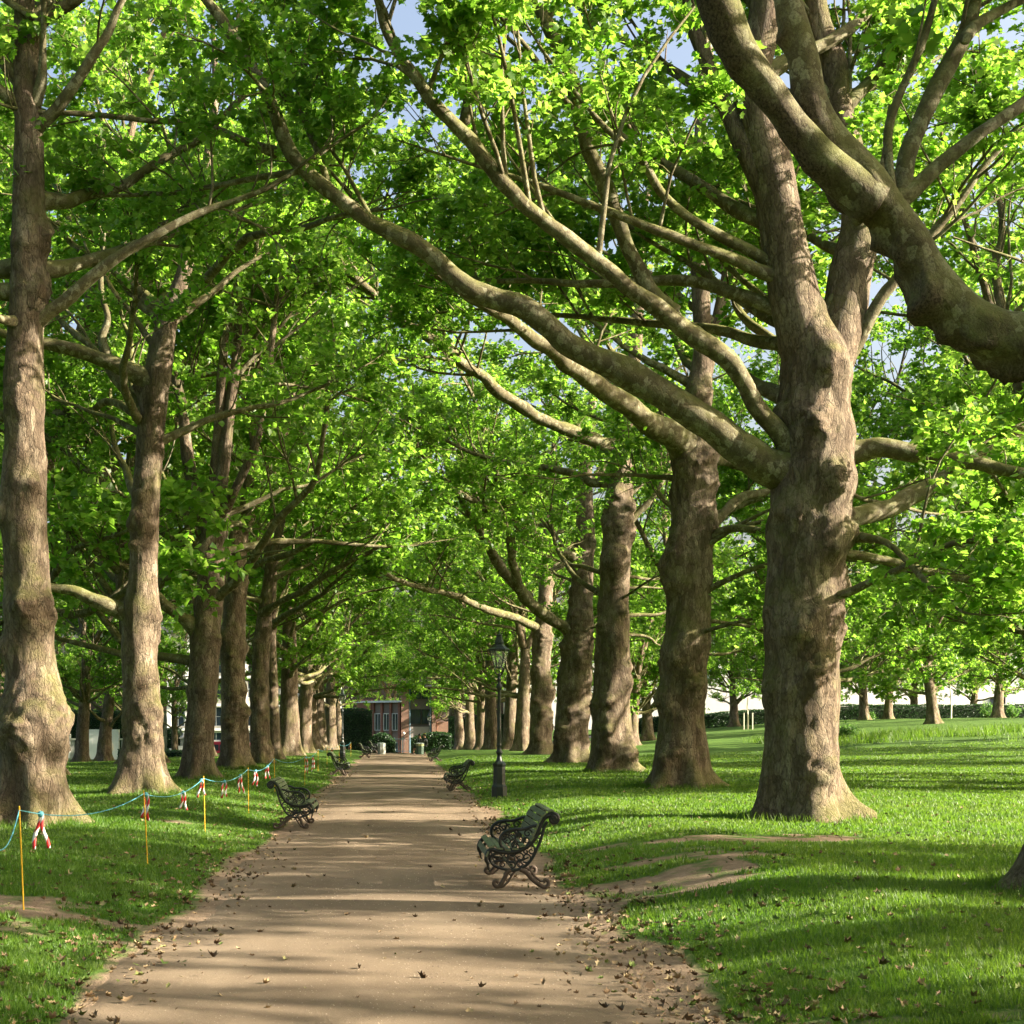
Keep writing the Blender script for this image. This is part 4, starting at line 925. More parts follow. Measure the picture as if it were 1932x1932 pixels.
def tape(seg, t, L, lab, sd):
    rng = np.random.default_rng(sd); p = sag(tops[seg], tops[seg+1], 0.13, t)
    root = empty('warning_tape', tuple(p), lab, 'warning tape', 'striped tapes tied to the cord')
    for sgn in (-1, 1):
        n = 12; tt = np.linspace(0, 1, n); LL = L*rng.uniform(0.8, 1.05); w = 0.017
        x = sgn*(0.012+0.035*tt*(0.4+rng.uniform(0, 1)))+0.012*np.sin(tt*6+rng.uniform(0, 6)); yv = 0.02*np.sin(tt*5+rng.uniform(0, 6)); z = -LL*tt
        tw = 0.4*np.sin(tt*2.2+rng.uniform(0, 6)); V = []
        for j in range(n):
            d = np.array([math.cos(tw[j]), math.sin(tw[j]), 0.1*sgn])*w*(0.55+0.45*min(1, tt[j]*4)); c = np.array([x[j], yv[j], z[j]]); V += [c-d, c+d]
        b = MB(); b.add(V, [(2*j, 2*j+1, 2*j+3, 2*j+2) for j in range(n-1)], 0, True); o = b.build('tape_end', [TAPE], root)
        uv = o.data.uv_layers.new(name='UVMap'); vi = np.empty(len(o.data.loops), np.int32); o.data.loops.foreach_get('vertex_index', vi)
        uv.data.foreach_set('uv', np.stack([(vi % 2).astype(np.float32), (tt[vi//2]*LL*2.6).astype(np.float32)], -1).ravel())
        m = o.modifiers.new('thickness', 'SOLIDIFY'); m.thickness = 0.0012
    b = MB(); b.lathe([(0, -0.03), (0.022, -0.02), (0.03, 0), (0.022, 0.02), (0, 0.03)], 8, (0, 0, 0.0), 0); b.build('knot', [ROPEM], root)
tape(1, 0.13, 0.33, 'striped tape ends hanging before the trunk at the left edge', 1); tape(2, 0.03, 0.32, 'striped tape ends right beside the leaning second stake', 2)
tape(2, 0.60, 0.27, 'striped tape ends between the second and third trunks on the left', 3); tape(2, 0.95, 0.25, 'striped tape ends just left of the stake before the third trunk', 4)
tape(3, 0.42, 0.28, 'striped tape ends at the right side of the third left trunk', 5); tape(3, 0.80, 0.34, 'striped tape ends just left of the stake by the fourth trunk', 6)
tape(4, 0.25, 0.30, 'striped tape ends at the foot of the fifth left trunk', 7); tape(4, 0.7, 0.32, 'shaded tape ends left of the stake by the fifth trunk', 8)
tape(6, 0.08, 0.45, 'striped tape ends hanging above the grass left of the middle bench', 9); tape(6, 0.55, 0.5, 'red and white tape ends on the cord behind the middle bench', 10)
tape(8, 0.4, 0.5, 'red and white tape ends beside the pale leaning trunk', 11); tape(9, 0.9, 0.45, 'red and white tape ends right of the small lamp post', 12)

# ------------------------------------------------------------------ litter bins and people
BING = plain('bin_green', (0.03, 0.06, 0.035), 0.5, 0.0, 0.2, 8); BINY = plain('bin_band', (0.22, 0.24, 0.10), 0.5); BINS = plain('bin_steel', (0.33, 0.38, 0.34), 0.4, 0.3); CONC = plain('bin_concrete', (0.30, 0.31, 0.27), 0.8, 0, 0.25, 9, 0.3, 0.3)
def litter_bin(x, y, lab, body, light):
    root = empty('litter_bin', (x, y, gz1(x, y)+0.03), lab, 'litter bin', 'litter bins near the path end')
    b = MB(); b.lathe([(0, 0), (0.27, 0), (0.27, 0.04), (0.255, 0.05), (0.26, 0.50), (0.25, 0.515)], 8, (0, 0, 0), 0, False, PI/8); b.build('body', [body], root)
    b = MB(); b.lathe([(0.25, 0.515), (0.275, 0.525), (0.275, 0.64), (0.25, 0.655)], 8, (0, 0, 0), 0, False, PI/8); b.build('band', [light], root)
    b = MB(); b.lathe([(0.25, 0.655), (0.285, 0.665), (0.285, 0.69), (0.17, 0.72), (0.15, 0.69), (0.0, 0.64)], 8, (0, 0, 0), 0, False, PI/8); b.build('lid', [BINS], root)
    b = MB(); b.box((0.245, -0.0, 0.3), (0.02, 0.16, 0.36)); b.build('side_panel', [BINS], root)
litter_bin(1.47, 93.2, 'dark green litter bin with a yellowish band, right of the far path', BING, BINY)
litter_bin(-0.93, 94.0, 'pale grey litter bin left of the far path, beside the last bench', CONC, BINS)

SKIN = plain('skin', (0.42, 0.23, 0.15), 0.55); HAIR = plain('dark_hair', (0.012, 0.009, 0.008), 0.5); JACKET = plain('dark_jacket', (0.02, 0.022, 0.024), 0.8); SHIRT = plain('grey_shirt', (0.25, 0.28, 0.30), 0.8); SHORTS = plain('black_shorts', (0.015, 0.015, 0.016), 0.8); PINK = plain('pink_bag', (0.48, 0.12, 0.24), 0.6); YELH = plain('yellow_band', (0.45, 0.42, 0.10), 0.7)
def skin_body(name, joints, edges, mats, root_i, pick, parent):
    me = bpy.data.meshes.new(name); me.from_pydata([j[:3] for j in joints], edges, []); o = bpy.data.objects.new(name, me); COL.objects.link(o)
    sk = o.modifiers.new('skin', 'SKIN'); sk.use_smooth_shade = True
    for v, j in zip(me.skin_vertices[0].data, joints): v.radius = (j[3], j[3]*(j[4] if len(j) > 4 else 1))
    me.skin_vertices[0].data[root_i].use_root = True
    ss = o.modifiers.new('sub', 'SUBSURF'); ss.levels = 2; ss.render_levels = 2
    ev = o.evaluated_get(bpy.context.evaluated_depsgraph_get()); new = bpy.data.meshes.new_from_object(ev)
    o.modifiers.clear(); o.data = new; new.materials.clear()
    for m in mats: new.materials.append(m)
    for p in new.polygons: p.material_index = pick(p.center); p.use_smooth = True
    o.parent = parent; return o
def seated(x, y, z, rz, lab, chin, shirt, jacket):
    """sits on the bench seat at 0.43 m, leaning forward; local -x is the way the person faces"""
    root = empty('person', (x, y, z), lab, 'person', None, rz)
    J = [(0.02, 0, 0.50, 0.14, 1.2), (-0.02, 0, 0.68, 0.125, 1.15), (-0.07, 0, 0.86, 0.14, 1.25), (-0.10, 0, 0.97, 0.075), (-0.12, 0, 1.03, 0.052), (-0.15, 0, 1.12, 0.085), (-0.155, 0, 1.20, 0.09), (-0.15, 0, 1.255, 0.06)]
    E = [(0, 1), (1, 2), (2, 3), (3, 4), (4, 5), (5, 6), (6, 7)]
    def chain(a, pts):
        for q in pts: J.append(q); E.append((a, len(J)-1)); a = len(J)-1
        return a
    for sgn in (-1, 1):
        hand = chain(2, [(-0.09, 0.17*sgn, 0.92, 0.062), (-0.13, 0.21*sgn, 0.76, 0.048), (-0.20, 0.20*sgn, 0.63, 0.040)] if sgn < 0 else [(-0.09, 0.17, 0.92, 0.062), (-0.20, 0.20, 0.79, 0.048), (-0.27, 0.17, 0.68, 0.041)])
        if sgn > 0 and chin: w = chain(hand, [(-0.27, 0.10, 0.88, 0.032), (-0.25, 0.055, 0.99, 0.026), (-0.245, 0.04, 1.06, 0.032)])
        else: w = chain(hand, [(-0.33, 0.10*sgn, 0.60, 0.032), (-0.42, 0.06*sgn, 0.585, 0.026), (-0.48, 0.05*sgn, 0.58, 0.030)])
        hx, hy, hz = J[w][:3]
        for k in range(4): chain(w, [(hx-0.03, hy+(k-1.5)*0.018, hz+(0.03 if chin and sgn > 0 else -0.01), 0.009), (hx-0.045, hy+(k-1.5)*0.017, hz+(0.06-0.006*abs(k-1.5) if chin and sgn > 0 else -0.03), 0.008)])
        chain(w, [(hx+0.01, hy-0.035*sgn, hz+0.02, 0.010), (hx-0.005, hy-0.045*sgn, hz+0.05, 0.009)])
        chain(0, [(-0.03, 0.10*sgn, 0.50, 0.10), (-0.26, 0.12*sgn, 0.52, 0.082), (-0.46, 0.11*sgn, 0.51, 0.062), (-0.44-0.06*sgn, 0.10*sgn, 0.32, 0.058), (-0.42-0.10*sgn, 0.10*sgn, 0.10, 0.040), (-0.43-0.10*sgn, 0.10*sgn, 0.045, 0.042), (-0.58-0.10*sgn, 0.10*sgn, 0.03, 0.034)])
    def pick(c):
        if c.z > 0.985 and c.x > -0.24: return 0
        if c.z > 0.56 and c.x > -0.30: return 2 if abs(c.y) > 0.11 or c.x > -0.03 else 1
        if c.z > 0.36: return 3 if c.x > -0.62 and abs(c.y) > 0.03 or c.x > -0.1 else 0
        if c.z < 0.075: return 2
        return 0
    body = skin_body('body', J, E, [SKIN, shirt, jacket, SHORTS], 0, pick, root)
    b = MB()
    for r_, c_, s_ in ((0.098, (-0.135, 0, 1.20), (1.05, 0.95, 1.08)), (0.075, (-0.09, 0, 1.15), (0.8, 1.1, 1.1))):
        th = np.linspace(0, PI, 9); b.lathe([(max(1e-4, r_*math.sin(t)*s_[0]), r_*math.cos(t)*s_[2]) for t in th], 14, c_, 0)
    b.build('hair', [HAIR], root)
    b = MB()
    for sg in (-1, 1): b.lathe([(0.0001, 0.016), (0.010, 0.008), (0.012, 0), (0.008, -0.012), (0.0001, -0.016)], 8, (-0.232, 0.033*sg, 1.165), 0); b.lathe([(0.0001, 0.03), (0.014, 0.015), (0.016, 0), (0.0001, -0.03)], 8, (-0.15, 0.09*sg, 1.15), 1)
    b.tube([(-0.232, 0, 1.165), (-0.258, 0, 1.13), (-0.24, 0, 1.115)], [0.010, 0.014, 0.008], 6, 1); b.build('face', [HAIR, SKIN], root)
    return root
seated(1.62, 94.55, gz1(1.5, 94.5)+0.03, 0.15, 'dark haired person sitting behind the green bin, hand raised to the face', True, SHIRT, JACKET)
p2 = seated(1.95, 96.1, gz1(1.9, 96.2)+0.03, -0.2, 'person in dark clothes with a yellow headband, half hidden right of the green bin', False, JACKET, JACKET)
b = MB(); b.lathe([(0.100, -0.02), (0.108, 0), (0.100, 0.02)], 14, (-0.135, 0, 1.255), 0); b.build('headband', [YELH], p2)
b = MB(); b.lathe([(0.0001, -0.11), (0.09, -0.09), (0.12, 0), (0.09, 0.09), (0.0001, 0.11)], 12, (-0.30, 0.02, 0.68), 0); bg_o = b.build('shoulder_bag', [PINK]); bg_o.location = p2.location; tag(bg_o, 'pink bag on the lap of the person with the yellow headband', 'bag')

# ------------------------------------------------------------------ hedges, walls and buildings in the distance
HEDGEL = leaf_mat('hedge_leaf', (0.012, 0.035, 0.012), (0.03, 0.075, 0.022), (0.03, 0.09, 0.02), (0.06, 0.15, 0.03), 0.3)
HEDGEC = plain('hedge_core', (0.012, 0.025, 0.010), 0.9)
def hedge(x0, x1, y, h, d, lab, sd, drop=0.0, rnd=0.0, name='hedge', mat=HEDGEL):
    rng = np.random.default_rng(sd); cx = (x0+x1)/2; g = min(gz1(x0, y), gz1(x1, y)); root = empty(name, (cx, y, g), lab, name); W = x1-x0
    nx = max(6, int(W/0.8)); X = np.linspace(-W/2, W/2, nx); b = MB()
    top = h*(1-rnd*np.abs(2*X/W)**3)+np.array([gz1(cx+q, y) for q in X])-g
    prof = [(-d/2, -0.2), (-d/2, 0.86), (-d*0.33, 0.97), (d*0.33, 0.97), (d/2, 0.86), (d/2, -0.2)]
    V = np.array([[(q, p, t*z) for p, z in prof] for q, t in zip(X, top)]); k = len(prof)
    f = [(i_*k+j, i_*k+(j+1) % k, (i_+1)*k+(j+1) % k, (i_+1)*k+j) for i_ in range(nx-1) for j in range(k)]
    b.add(V.reshape(-1, 3), f); b.add(V[0], [(0, 1, 2, 3), (0, 3, 4, 5)]); b.add(V[-1], [(0, 1, 2, 3), (0, 3, 4, 5)]); b.build('stems', [HEDGEC], root)  # 'stems' is a solid dark green inner box added to close the hedge
    n = int(W*(h*2+d)*130); u = rng.uniform(-W/2, W/2, n); w = rng.uniform(0, 1, n); t = np.interp(u, X, top); fr = (w < h/(h*2+d)*1.4)
    zz = np.where(fr, rng.uniform(0, 1, n)*t, t+rng.normal(0, 0.03, n)+0.12*n2(u, u*0, 0.9, sd)); yy = np.where(fr, -d/2+rng.normal(-0.04, 0.05, n), rng.uniform(-d/2, d/2, n)); yy = np.where(~fr & (rng.uniform(0, 1, n) < 0.0), d/2, yy)
    V, Fq = leaves_from(np.stack([u, yy, zz], -1), unit(np.stack([rng.normal(0, 1, n), np.full(n, -0.8), rng.normal(0.3, 0.6, n)], -1)), 0.13, rng, False, 0.3)
    mesh_obj('foliage', [V], [Fq], mat, root); return root
def ax(px, Y): return (px-PX0)/F_PX*Y
def az_(py, Y): return HCAM-(py-PY0)/F_PX*Y
hedge(ax(1180, 140), ax(1960, 140), 140, 1.35, 1.4, 'long dark clipped hedge before the white building on the right', 301)
hedge(ax(696, 122), ax(746, 122), 122, 1.55, 1.5, 'rounded dark hedge left of the end of the path', 302, rnd=0.35)
hedge(ax(776, 128), ax(852, 128), 128, 1.55, 1.5, 'dark hedge right of the end of the path, behind the seated people', 303, rnd=0.15)
hedge(ax(225, 112), ax(352, 112), 112, 0.75, 1.2, 'low dark hedge along the edge of the left lawn', 304)
hedge(ax(312, 150), ax(350, 150), 147, 2.9, 1.4, 'tall ivy-green hedge left of the grey gate pier', 305)
hedge(ax(618, 163), ax(702, 163), 163, 4.6, 2.5, 'tall dark evergreen hedge left of the brown building', 306)
hedge(ax(846, 160), ax(1010, 160), 160, 3.6, 2.0, 'dark hedge behind the far right trunks, right of the brown building', 307)
hedge(ax(-90, 132), ax(312, 132), 132, 4.2, 2.0, 'tall dark hedge behind the pale park wall on the left', 308)
BUSHL = leaf_mat('bush_leaf', (0.05, 0.11, 0.03), (0.10, 0.19, 0.05), (0.12, 0.28, 0.04), (0.22, 0.42, 0.08), 0.45)
def bush(px, Y, w, h, lab, sd):
    rng = np.random.default_rng(sd); x = ax(px, Y); root = empty('bush', (x, Y, gz1(x, Y)), lab, 'bush'); st = []
    for k in range(16):
        a = rng.uniform(0, 2*PI); e = rng.uniform(0.5, 1.4); L = rng.uniform(0.6, 1.0)
        st.append([(0.1*math.cos(a), 0.1*math.sin(a), 0)]+[(w*0.5*math.cos(a)*math.cos(e)*L*t*1.3, w*0.5*math.sin(a)*math.cos(e)*L*t*1.3, h*math.sin(e)*L*t) for t in (0.35, 0.7, 1.0)])
    p = np.array(st); v, f = tubes(p, np.tile(np.array([[0.02, 0.016, 0.011, 0.006]]), (16, 1)), 5); b = MB(); b.add(v, f, 0, True); b.build('branches', [TWIGM], root)
    n = 900; q = rng.integers(0, 16, n); t = rng.uniform(0.2, 1.1, n)[:, None]; pos = p[q, 1]*(1-t)+p[q, 3]*t+rng.normal(0, 0.14, (n, 3)); pos[:, 2] = np.abs(pos[:, 2])
    V, Fq = leaves_from(pos, unit(rng.normal(0, 1, (n, 3))), 0.16, rng, False); mesh_obj('foliage', [V], [Fq], BUSHL, root)
bush(1862, 136, 2.6, 1.5, 'light green bush against the hedge, right of the stout lawn tree', 401); bush(1910, 136, 2.2, 1.5, 'light green bush against the hedge near the right edge', 402)
bush(1640, 134, 1.2, 0.6, 'small bush at the foot of the hedge, between the two grey trunks', 403); bush(1598, 86, 1.0, 0.9, 'small weed bush in the long grass on the right lawn', 404)

WHITE = plain('white_stucco', (0.80, 0.79, 0.75), 0.75, 0, 0.05, 2); CREAM = plain('cream_stone', (0.66, 0.60, 0.49), 0.8, 0, 0.12, 3, 0.3, 0.2); STONE = plain('grey_stone', (0.36, 0.35, 0.31), 0.85, 0, 0.25, 2, 0.3, 0.3)
SLATE = plain('slate_roof', (0.10, 0.105, 0.115), 0.6, 0, 0.2, 2); FRAME = plain('white_frame', (0.72, 0.73, 0.74), 0.5); BFRAME = plain('blue_frame', (0.16, 0.28, 0.36), 0.45)
PANE = plain('window_pane', (0.035, 0.05, 0.065), 0.08, 0.0, 0.4, 0.6, 0.9); DARKM = plain('dark_metal', (0.03, 0.035, 0.045), 0.45)
def brick_mat(name, c1, c2):
    m, nt, bs = new_mat(name); tc = node(nt, 'ShaderNodeTexCoord').outputs['Object']; mp = node(nt, 'ShaderNodeMapping'); mp.inputs['Rotation'].default_value = (PI/2, 0, 0); nt.links.new(tc, mp.inputs['Vector'])
    br = node(nt, 'ShaderNodeTexBrick'); br.inputs['Scale'].default_value = 4.4; br.inputs['Color1'].default_value = c1+(1,); br.inputs['Color2'].default_value = c2+(1,); br.inputs['Mortar'].default_value = (0.26, 0.22, 0.19, 1); br.inputs['Mortar Size'].default_value = 0.012
    nt.links.new(mp.outputs[0], br.inputs['Vector']); nt.links.new(br.outputs['Color'], bs.inputs['Base Color']); bs.inputs['Roughness'].default_value = 0.85; return m
BRICK = brick_mat('red_brick', (0.21, 0.075, 0.05), (0.28, 0.11, 0.075)); BRICKP = brick_mat('pink_brick', (0.36, 0.19, 0.13), (0.44, 0.25, 0.17)); PANEL = plain('grey_brown_panel', (0.20, 0.155, 0.135), 0.6, 0, 0.1, 2); PALEP = plain('pale_panel', (0.46, 0.38, 0.36), 0.6, 0, 0.08, 2)
def window(root, x, z, w, h, y, bars=(1, 1), frame=FRAME):
    """recessed pane with a frame and glazing bars set in front of the wall plane at local y"""
    b = MB(); t = 0.07
    b.box((x-w/2+t/2, y-0.04, z), (t, 0.14, h)); b.box((x+w/2-t/2, y-0.04, z), (t, 0.14, h)); b.box((x, y-0.04, z+h/2-t/2), (w-2*t-0.004, 0.13, t)); b.box((x, y-0.06, z-h/2+t/2), (w-2*t-0.004, 0.17, t))
    for k in range(bars[0]): b.box((x-w/2+w*(k+1)/(bars[0]+1), y-0.02, z), (0.045, 0.08, h-2*t-0.004))
    for k in range(bars[1]): b.box((x, y-0.015, z-h/2+h*(k+1)/(bars[1]+1)), (w-2*t-0.004, 0.07, 0.045))
    f = b.build('window', [frame], root); p = MB(); p.box((x, y+0.0, z), (w-2*t-0.002, 0.03, h-2*t-0.002)); p.build('pane', [PANE], f)
def brown_building():
    Y = 172.0; X0 = ax(757, Y); root = empty('office_building', (X0, Y, -1.6), 'red-brown brick building with tall piers closing the end of the path', 'building'); s_ = Y/F_PX
    def zz(py): return az_(py, Y)+1.6
    # right front, parallel to the picture
    b = MB(); b.box((4.2, 3.2, 4.0), (8.4, 6.0, 8.0)); b.build('wall', [PANEL], root)
    b = MB(); b.box((0.43, -0.06, 4.1), (0.86, 0.55, 8.2)); b.build('pier', [BRICKP], root)
    b = MB(); b.box((3.78, -0.05, 4.1), (0.46, 0.5, 8.2)); b.build('pier', [BRICKP], root)
    for k, (xa, wb) in enumerate(((1.62, 1.3), (2.92, 1.1))): window(root, xa, zz(1352), wb, 1.7, 0.16, (1, 0), DARKM); window(root, xa, zz(1412), wb, 1.5, 0.16, (1, 0), BFRAME); window(root, xa, zz(1352)+2.9, wb, 1.7, 0.16, (1, 0), DARKM)
    b = MB(); b.box((2.25, 0.1, zz(1383)), (2.75, 0.12, 1.45)); b.build('spandrel', [PALEP], root)
    b = MB(); b.tube([(0.98, -0.12, 0), (0.98, -0.12, 8)], 0.07, 8); b.tube([(3.42, -0.12, 0), (3.42, -0.12, 8)], 0.07, 8); b.build('drainpipe', [BFRAME], root)
    b = MB(); b.box((5.5, 0.05, 1.2), (2.8, 0.3, 5.6)); b.build('side_wall', [BRICKP], root)
    b = MB(); b.box((4.0, 2.6, 8.1), (9.2, 7.4, 0.25)); b.build('roof', [SLATE], root)
    # left wing, turned away from the path
    wing = empty('wing', (0, 0.05, 0)); wing.parent = root; wing.rotation_euler = (0, 0, math.radians(-38))
    b = MB(); b.box((-3.3, 2.1, 3.1), (6.6, 4.0, 6.2)); b.build('wing_wall', [PANEL], wing)
    def wpart(nm, c, d, m): q = MB(); q.box(c, d); q.build(nm, [m], wing)
    for k, x in enumerate((-0.25, -1.55, -2.85, -4.15)): wpart('wing_pier', (x, 0.02, 3.12), (0.30, 0.32, 6.24), BRICK)
    for k, x in enumerate((-0.9, -2.2, -3.5)):
        window(wing, x, zz(1362), 0.92, 2.0, 0.08, (1, 0), FRAME); window(wing, x, zz(1414), 0.92, 1.6, 0.08, (1, 1), BFRAME); wpart('wing_spandrel', (x, 0.06, zz(1391)), (0.96, 0.1, 0.8), PALEP if k == 1 else PANEL)
    wpart('wing_end', (-5.4, -0.02, 3.3), (2.2, 0.4, 6.6), BRICK); window(wing, -5.4, zz(1358), 1.1, 2.0, -0.2, (1, 1), FRAME)
    wpart('wing_roof', (-3.3, 1.9, 6.35), (7.2, 4.7, 0.22), FRAME)
brown_building()
def cream_building():
    Y = 182.0; X0 = ax(318, Y); root = empty('terrace_house', (X0, Y, az_(1432, Y)-0.4), 'cream stone house with tall bay windows, seen between the third and sixth left trunks', 'building'); zb = az_(1432, Y)-0.4
    def zz(py): return az_(py, Y)-zb
    W = ax(640, Y)-X0; b = MB(); b.box((W/2, 4.2, 8), (W, 8, 16)); b.build('wall', [CREAM], root)
    b = MB(); b.box((-2.2, 4.5, 7), (4.4, 8, 14)); b.build('side_wall', [BRICK], root)
    n = 9; bw = W/n
    for k in range(n+1):
        b = MB(); b.box((k*bw+(0.05 if k == 0 else 0), 0.05, 7.9), (0.5, 0.45, 15.6)); b.build('pilaster', [WHITE], root)
    for k in range(n):
        for pyc, hh in ((1400, 2.4), (1352, 2.4), (1300, 2.2), (1255, 2.0)): window(root, (k+0.5)*bw, zz(pyc), bw-0.75, hh, 0.18, (1, 1), WHITE)
    for py in (1376, 1330, 1278):
        b = MB(); b.box((W/2, 0.0, zz(py)), (W+0.3, 0.62, 0.35)); b.build('string_course', [WHITE], root)
    b = MB(); b.box((W/2, 4.0, 16.1), (W+0.8, 9.2, 0.4)); b.box((W/2, 4.4, 17.2), (W-1, 6.5, 1.8)); b.build('roof', [SLATE], root)
cream_building()
def white_building():
    Y = 158.0; xa, xb = ax(960, Y), ax(2150, Y); root = empty('white_house', ((xa+xb)/2, Y, 2.0), 'long sunlit white building behind the hedge on the right', 'building'); W = xb-xa
    b = MB(); b.box((0, 4, 4.0), (W, 8, 9.0)); b.build('wall', [WHITE], root)
    b = MB(); b.box((0, -0.15, 8.6), (W+0.4, 0.5, 0.35)); b.build('cornice', [WHITE], root)
    b = MB(); b.box((0, 4, 9.2), (W-1, 7, 1.2)); b.build('roof', [SLATE], root)
    n = 20
    for k in range(n):
        x = -W/2+(k+0.5)*W/n; window(root, x, 5.9, 1.1, 1.8, -0.02, (1, 1), FRAME)
        if k == 15: window(root, x, 2.6, 1.6, 0.75, -0.02, (1, 0), DARKM)
white_building()
def left_wall():
    Y = 118.0; xa, xb = ax(-40, Y), ax(232, Y); g = gz1((xa+xb)/2, Y); root = empty('park_wall', ((xa+xb)/2, Y, g), 'pale stone wall with piers and openings behind the shaded left lawn', 'wall'); W = xb-xa
    b = MB(); b.box((0, 0, 0.25), (W, 0.35, 0.7)); b.build('plinth', [STONE], root)
    b = MB(); b.box((0, 0, 1.62), (W, 0.42, 0.14)); b.build('coping', [CREAM], root)
    n = 26
    for k in range(n+1): q = MB(); q.box((-W/2+k*W/n, 0, 1.07), (0.22 if k % 4 else 0.5, 0.24 if k % 4 else 0.5, 0.94 if k % 4 else 1.9)); q.build('pier', [WHITE if k % 4 == 0 else STONE], root)
    b = MB(); b.box((W/2-1.5, 0.02, 1.2), (2.4, 0.5, 2.4)); b.build('gate_pier', [WHITE], root)
left_wall()
def pier():
    Y = 146; x = ax(347, Y); o = empty('gate_pier', (x, Y, gz1(x, Y)), 'grey stone gate pier with a cap, left of the third trunk', 'pier')
    b = MB(); b.box((0, 0, 1.0), (0.62, 0.62, 2.0)); b.build('shaft', [STONE], o); b = MB(); b.box((0, 0, 2.08), (0.85, 0.85, 0.16)); b.lathe([(0.4, 2.16), (0.32, 2.26), (0.12, 2.36), (0.16, 2.48), (0.0, 2.62)], 12); b.build('cap', [STONE], o)
    Y = 130; x = ax(331, Y); o = empty('stone_steps', (x, Y, gz1(x, Y)), 'white stepped stone plinth above the low hedge on the left', 'steps')
    for k, (w, h) in enumerate(((2.6, 0.75), (1.9, 1.0), (1.2, 1.2))): b = MB(); b.box((0.1+0.22*k, 0.9*k, h/2), (w, 0.895, h)); b.build('step', [WHITE], o)
    Y = 138; x = ax(325, Y); o = empty('street_lamp', (x, Y, gz1(x, Y)), 'slim grey street lamp post before the ivy hedge on the left', 'lamp post'); b = MB(); b.tube([(0, 0, 0), (0, 0, 3.6)], [0.06, 0.04], 8); b.build('pole', [STONE], o); b = MB(); b.lathe([(0, 3.58), (0.08, 3.62), (0.13, 3.75), (0.09, 3.86), (0, 3.9)], 12); b.build('globe', [WHITE], o)
    Y = 112; x = ax(209, Y); o = empty('street_lamp', (x, Y, gz1(x, Y)), 'small pale lantern standing before the pale wall on the left lawn', 'lantern'); b = MB(); b.lathe([(0.28, 0), (0.28, 0.12), (0.12, 0.35), (0.10, 0.5)], 8, (0, 0, 0), 0, False); b.build('foot', [CREAM], o); b = MB(); b.lathe([(0.08, 0.5), (0.2, 0.8), (0.2, 1.1), (0.1, 1.3), (0.14, 1.36), (0.0, 1.5)], 8, (0, 0, 0), 0, False); b.build('lantern', [CREAM], o)
    Y = 150; x = ax(762, Y); o = empty('globe_lamp', (x, Y, gz1(x, Y)), 'white globe lamp in front of the brown building', 'lamp'); b = MB(); b.tube([(0, 0, 0), (0, 0, 1.9)], 0.04, 8); b.build('pole', [DARKM], o); b = MB(); b.lathe([(0.0001, 1.88), (0.10, 1.93), (0.14, 2.02), (0.10, 2.11), (0.0001, 2.16)], 14); b.build('globe', [WHITE], o)
pier()
def gate():
    Y = 140; xa, xb = ax(722, Y), ax(775, Y); g = gz1(0, Y); o = empty('metal_gate', ((xa+xb)/2, Y, g), 'blue-grey railings with an arched gate at the end of the path', 'railing'); W = xb-xa
    b = MB(); b.box((0, 0, 1.35), (W, 0.05, 0.05)); b.box((0, 0, 0.2), (W, 0.05, 0.05)); b.build('rail', [BFRAME], o)
    for q in (-W/2, -W*0.08, W*0.2, W/2): c = MB(); c.box((q, 0, 0.75), (0.09, 0.09, 1.5)); c.build('post', [BFRAME], o)
    b = MB()
    for q in np.arange(-W/2+0.15, W/2-0.1, 0.14): b.tube([(q, 0.0, 0.22), (q, 0.0, 1.33)], 0.011, 6)
    b.build('bars', [BFRAME], o); b = MB(); b.tube([(-W*0.48, 0, 0.9), (-W*0.42, 0, 1.2), (-W*0.28, 0, 1.31), (-W*0.14, 0, 1.2), (-W*0.09, 0, 0.9)], 0.03, 8); b.build('arch', [BFRAME], o)
    Y = 168; xa, xb = ax(396, Y), ax(500, Y); o = empty('railings', ((xa+xb)/2, Y, gz1(xa, Y)), 'dark blue area railings in front of the cream house', 'railing'); W = xb-xa; b = MB(); b.box((0, 0, 1.9), (W, 0.05, 0.06)); b.box((0, 0, 0.3), (W, 0.05, 0.06)); b.build('rail', [DARKM], o); b = MB()
    for q in np.arange(-W/2, W/2, 0.16): b.tube([(q, 0.0, 0), (q, 0.0, 1.96), (q, 0, 2.1)], [0.02, 0.02, 0.003], 6)
    b.build('bars', [DARKM], o)
gate()
RED = plain('red_paint', (0.42, 0.03, 0.06), 0.3, 0, 0.08, 2, 0.5); TYRE = plain('tyre', (0.015, 0.015, 0.016), 0.8); RIM = plain('rim', (0.4, 0.4, 0.42), 0.4, 0.6)
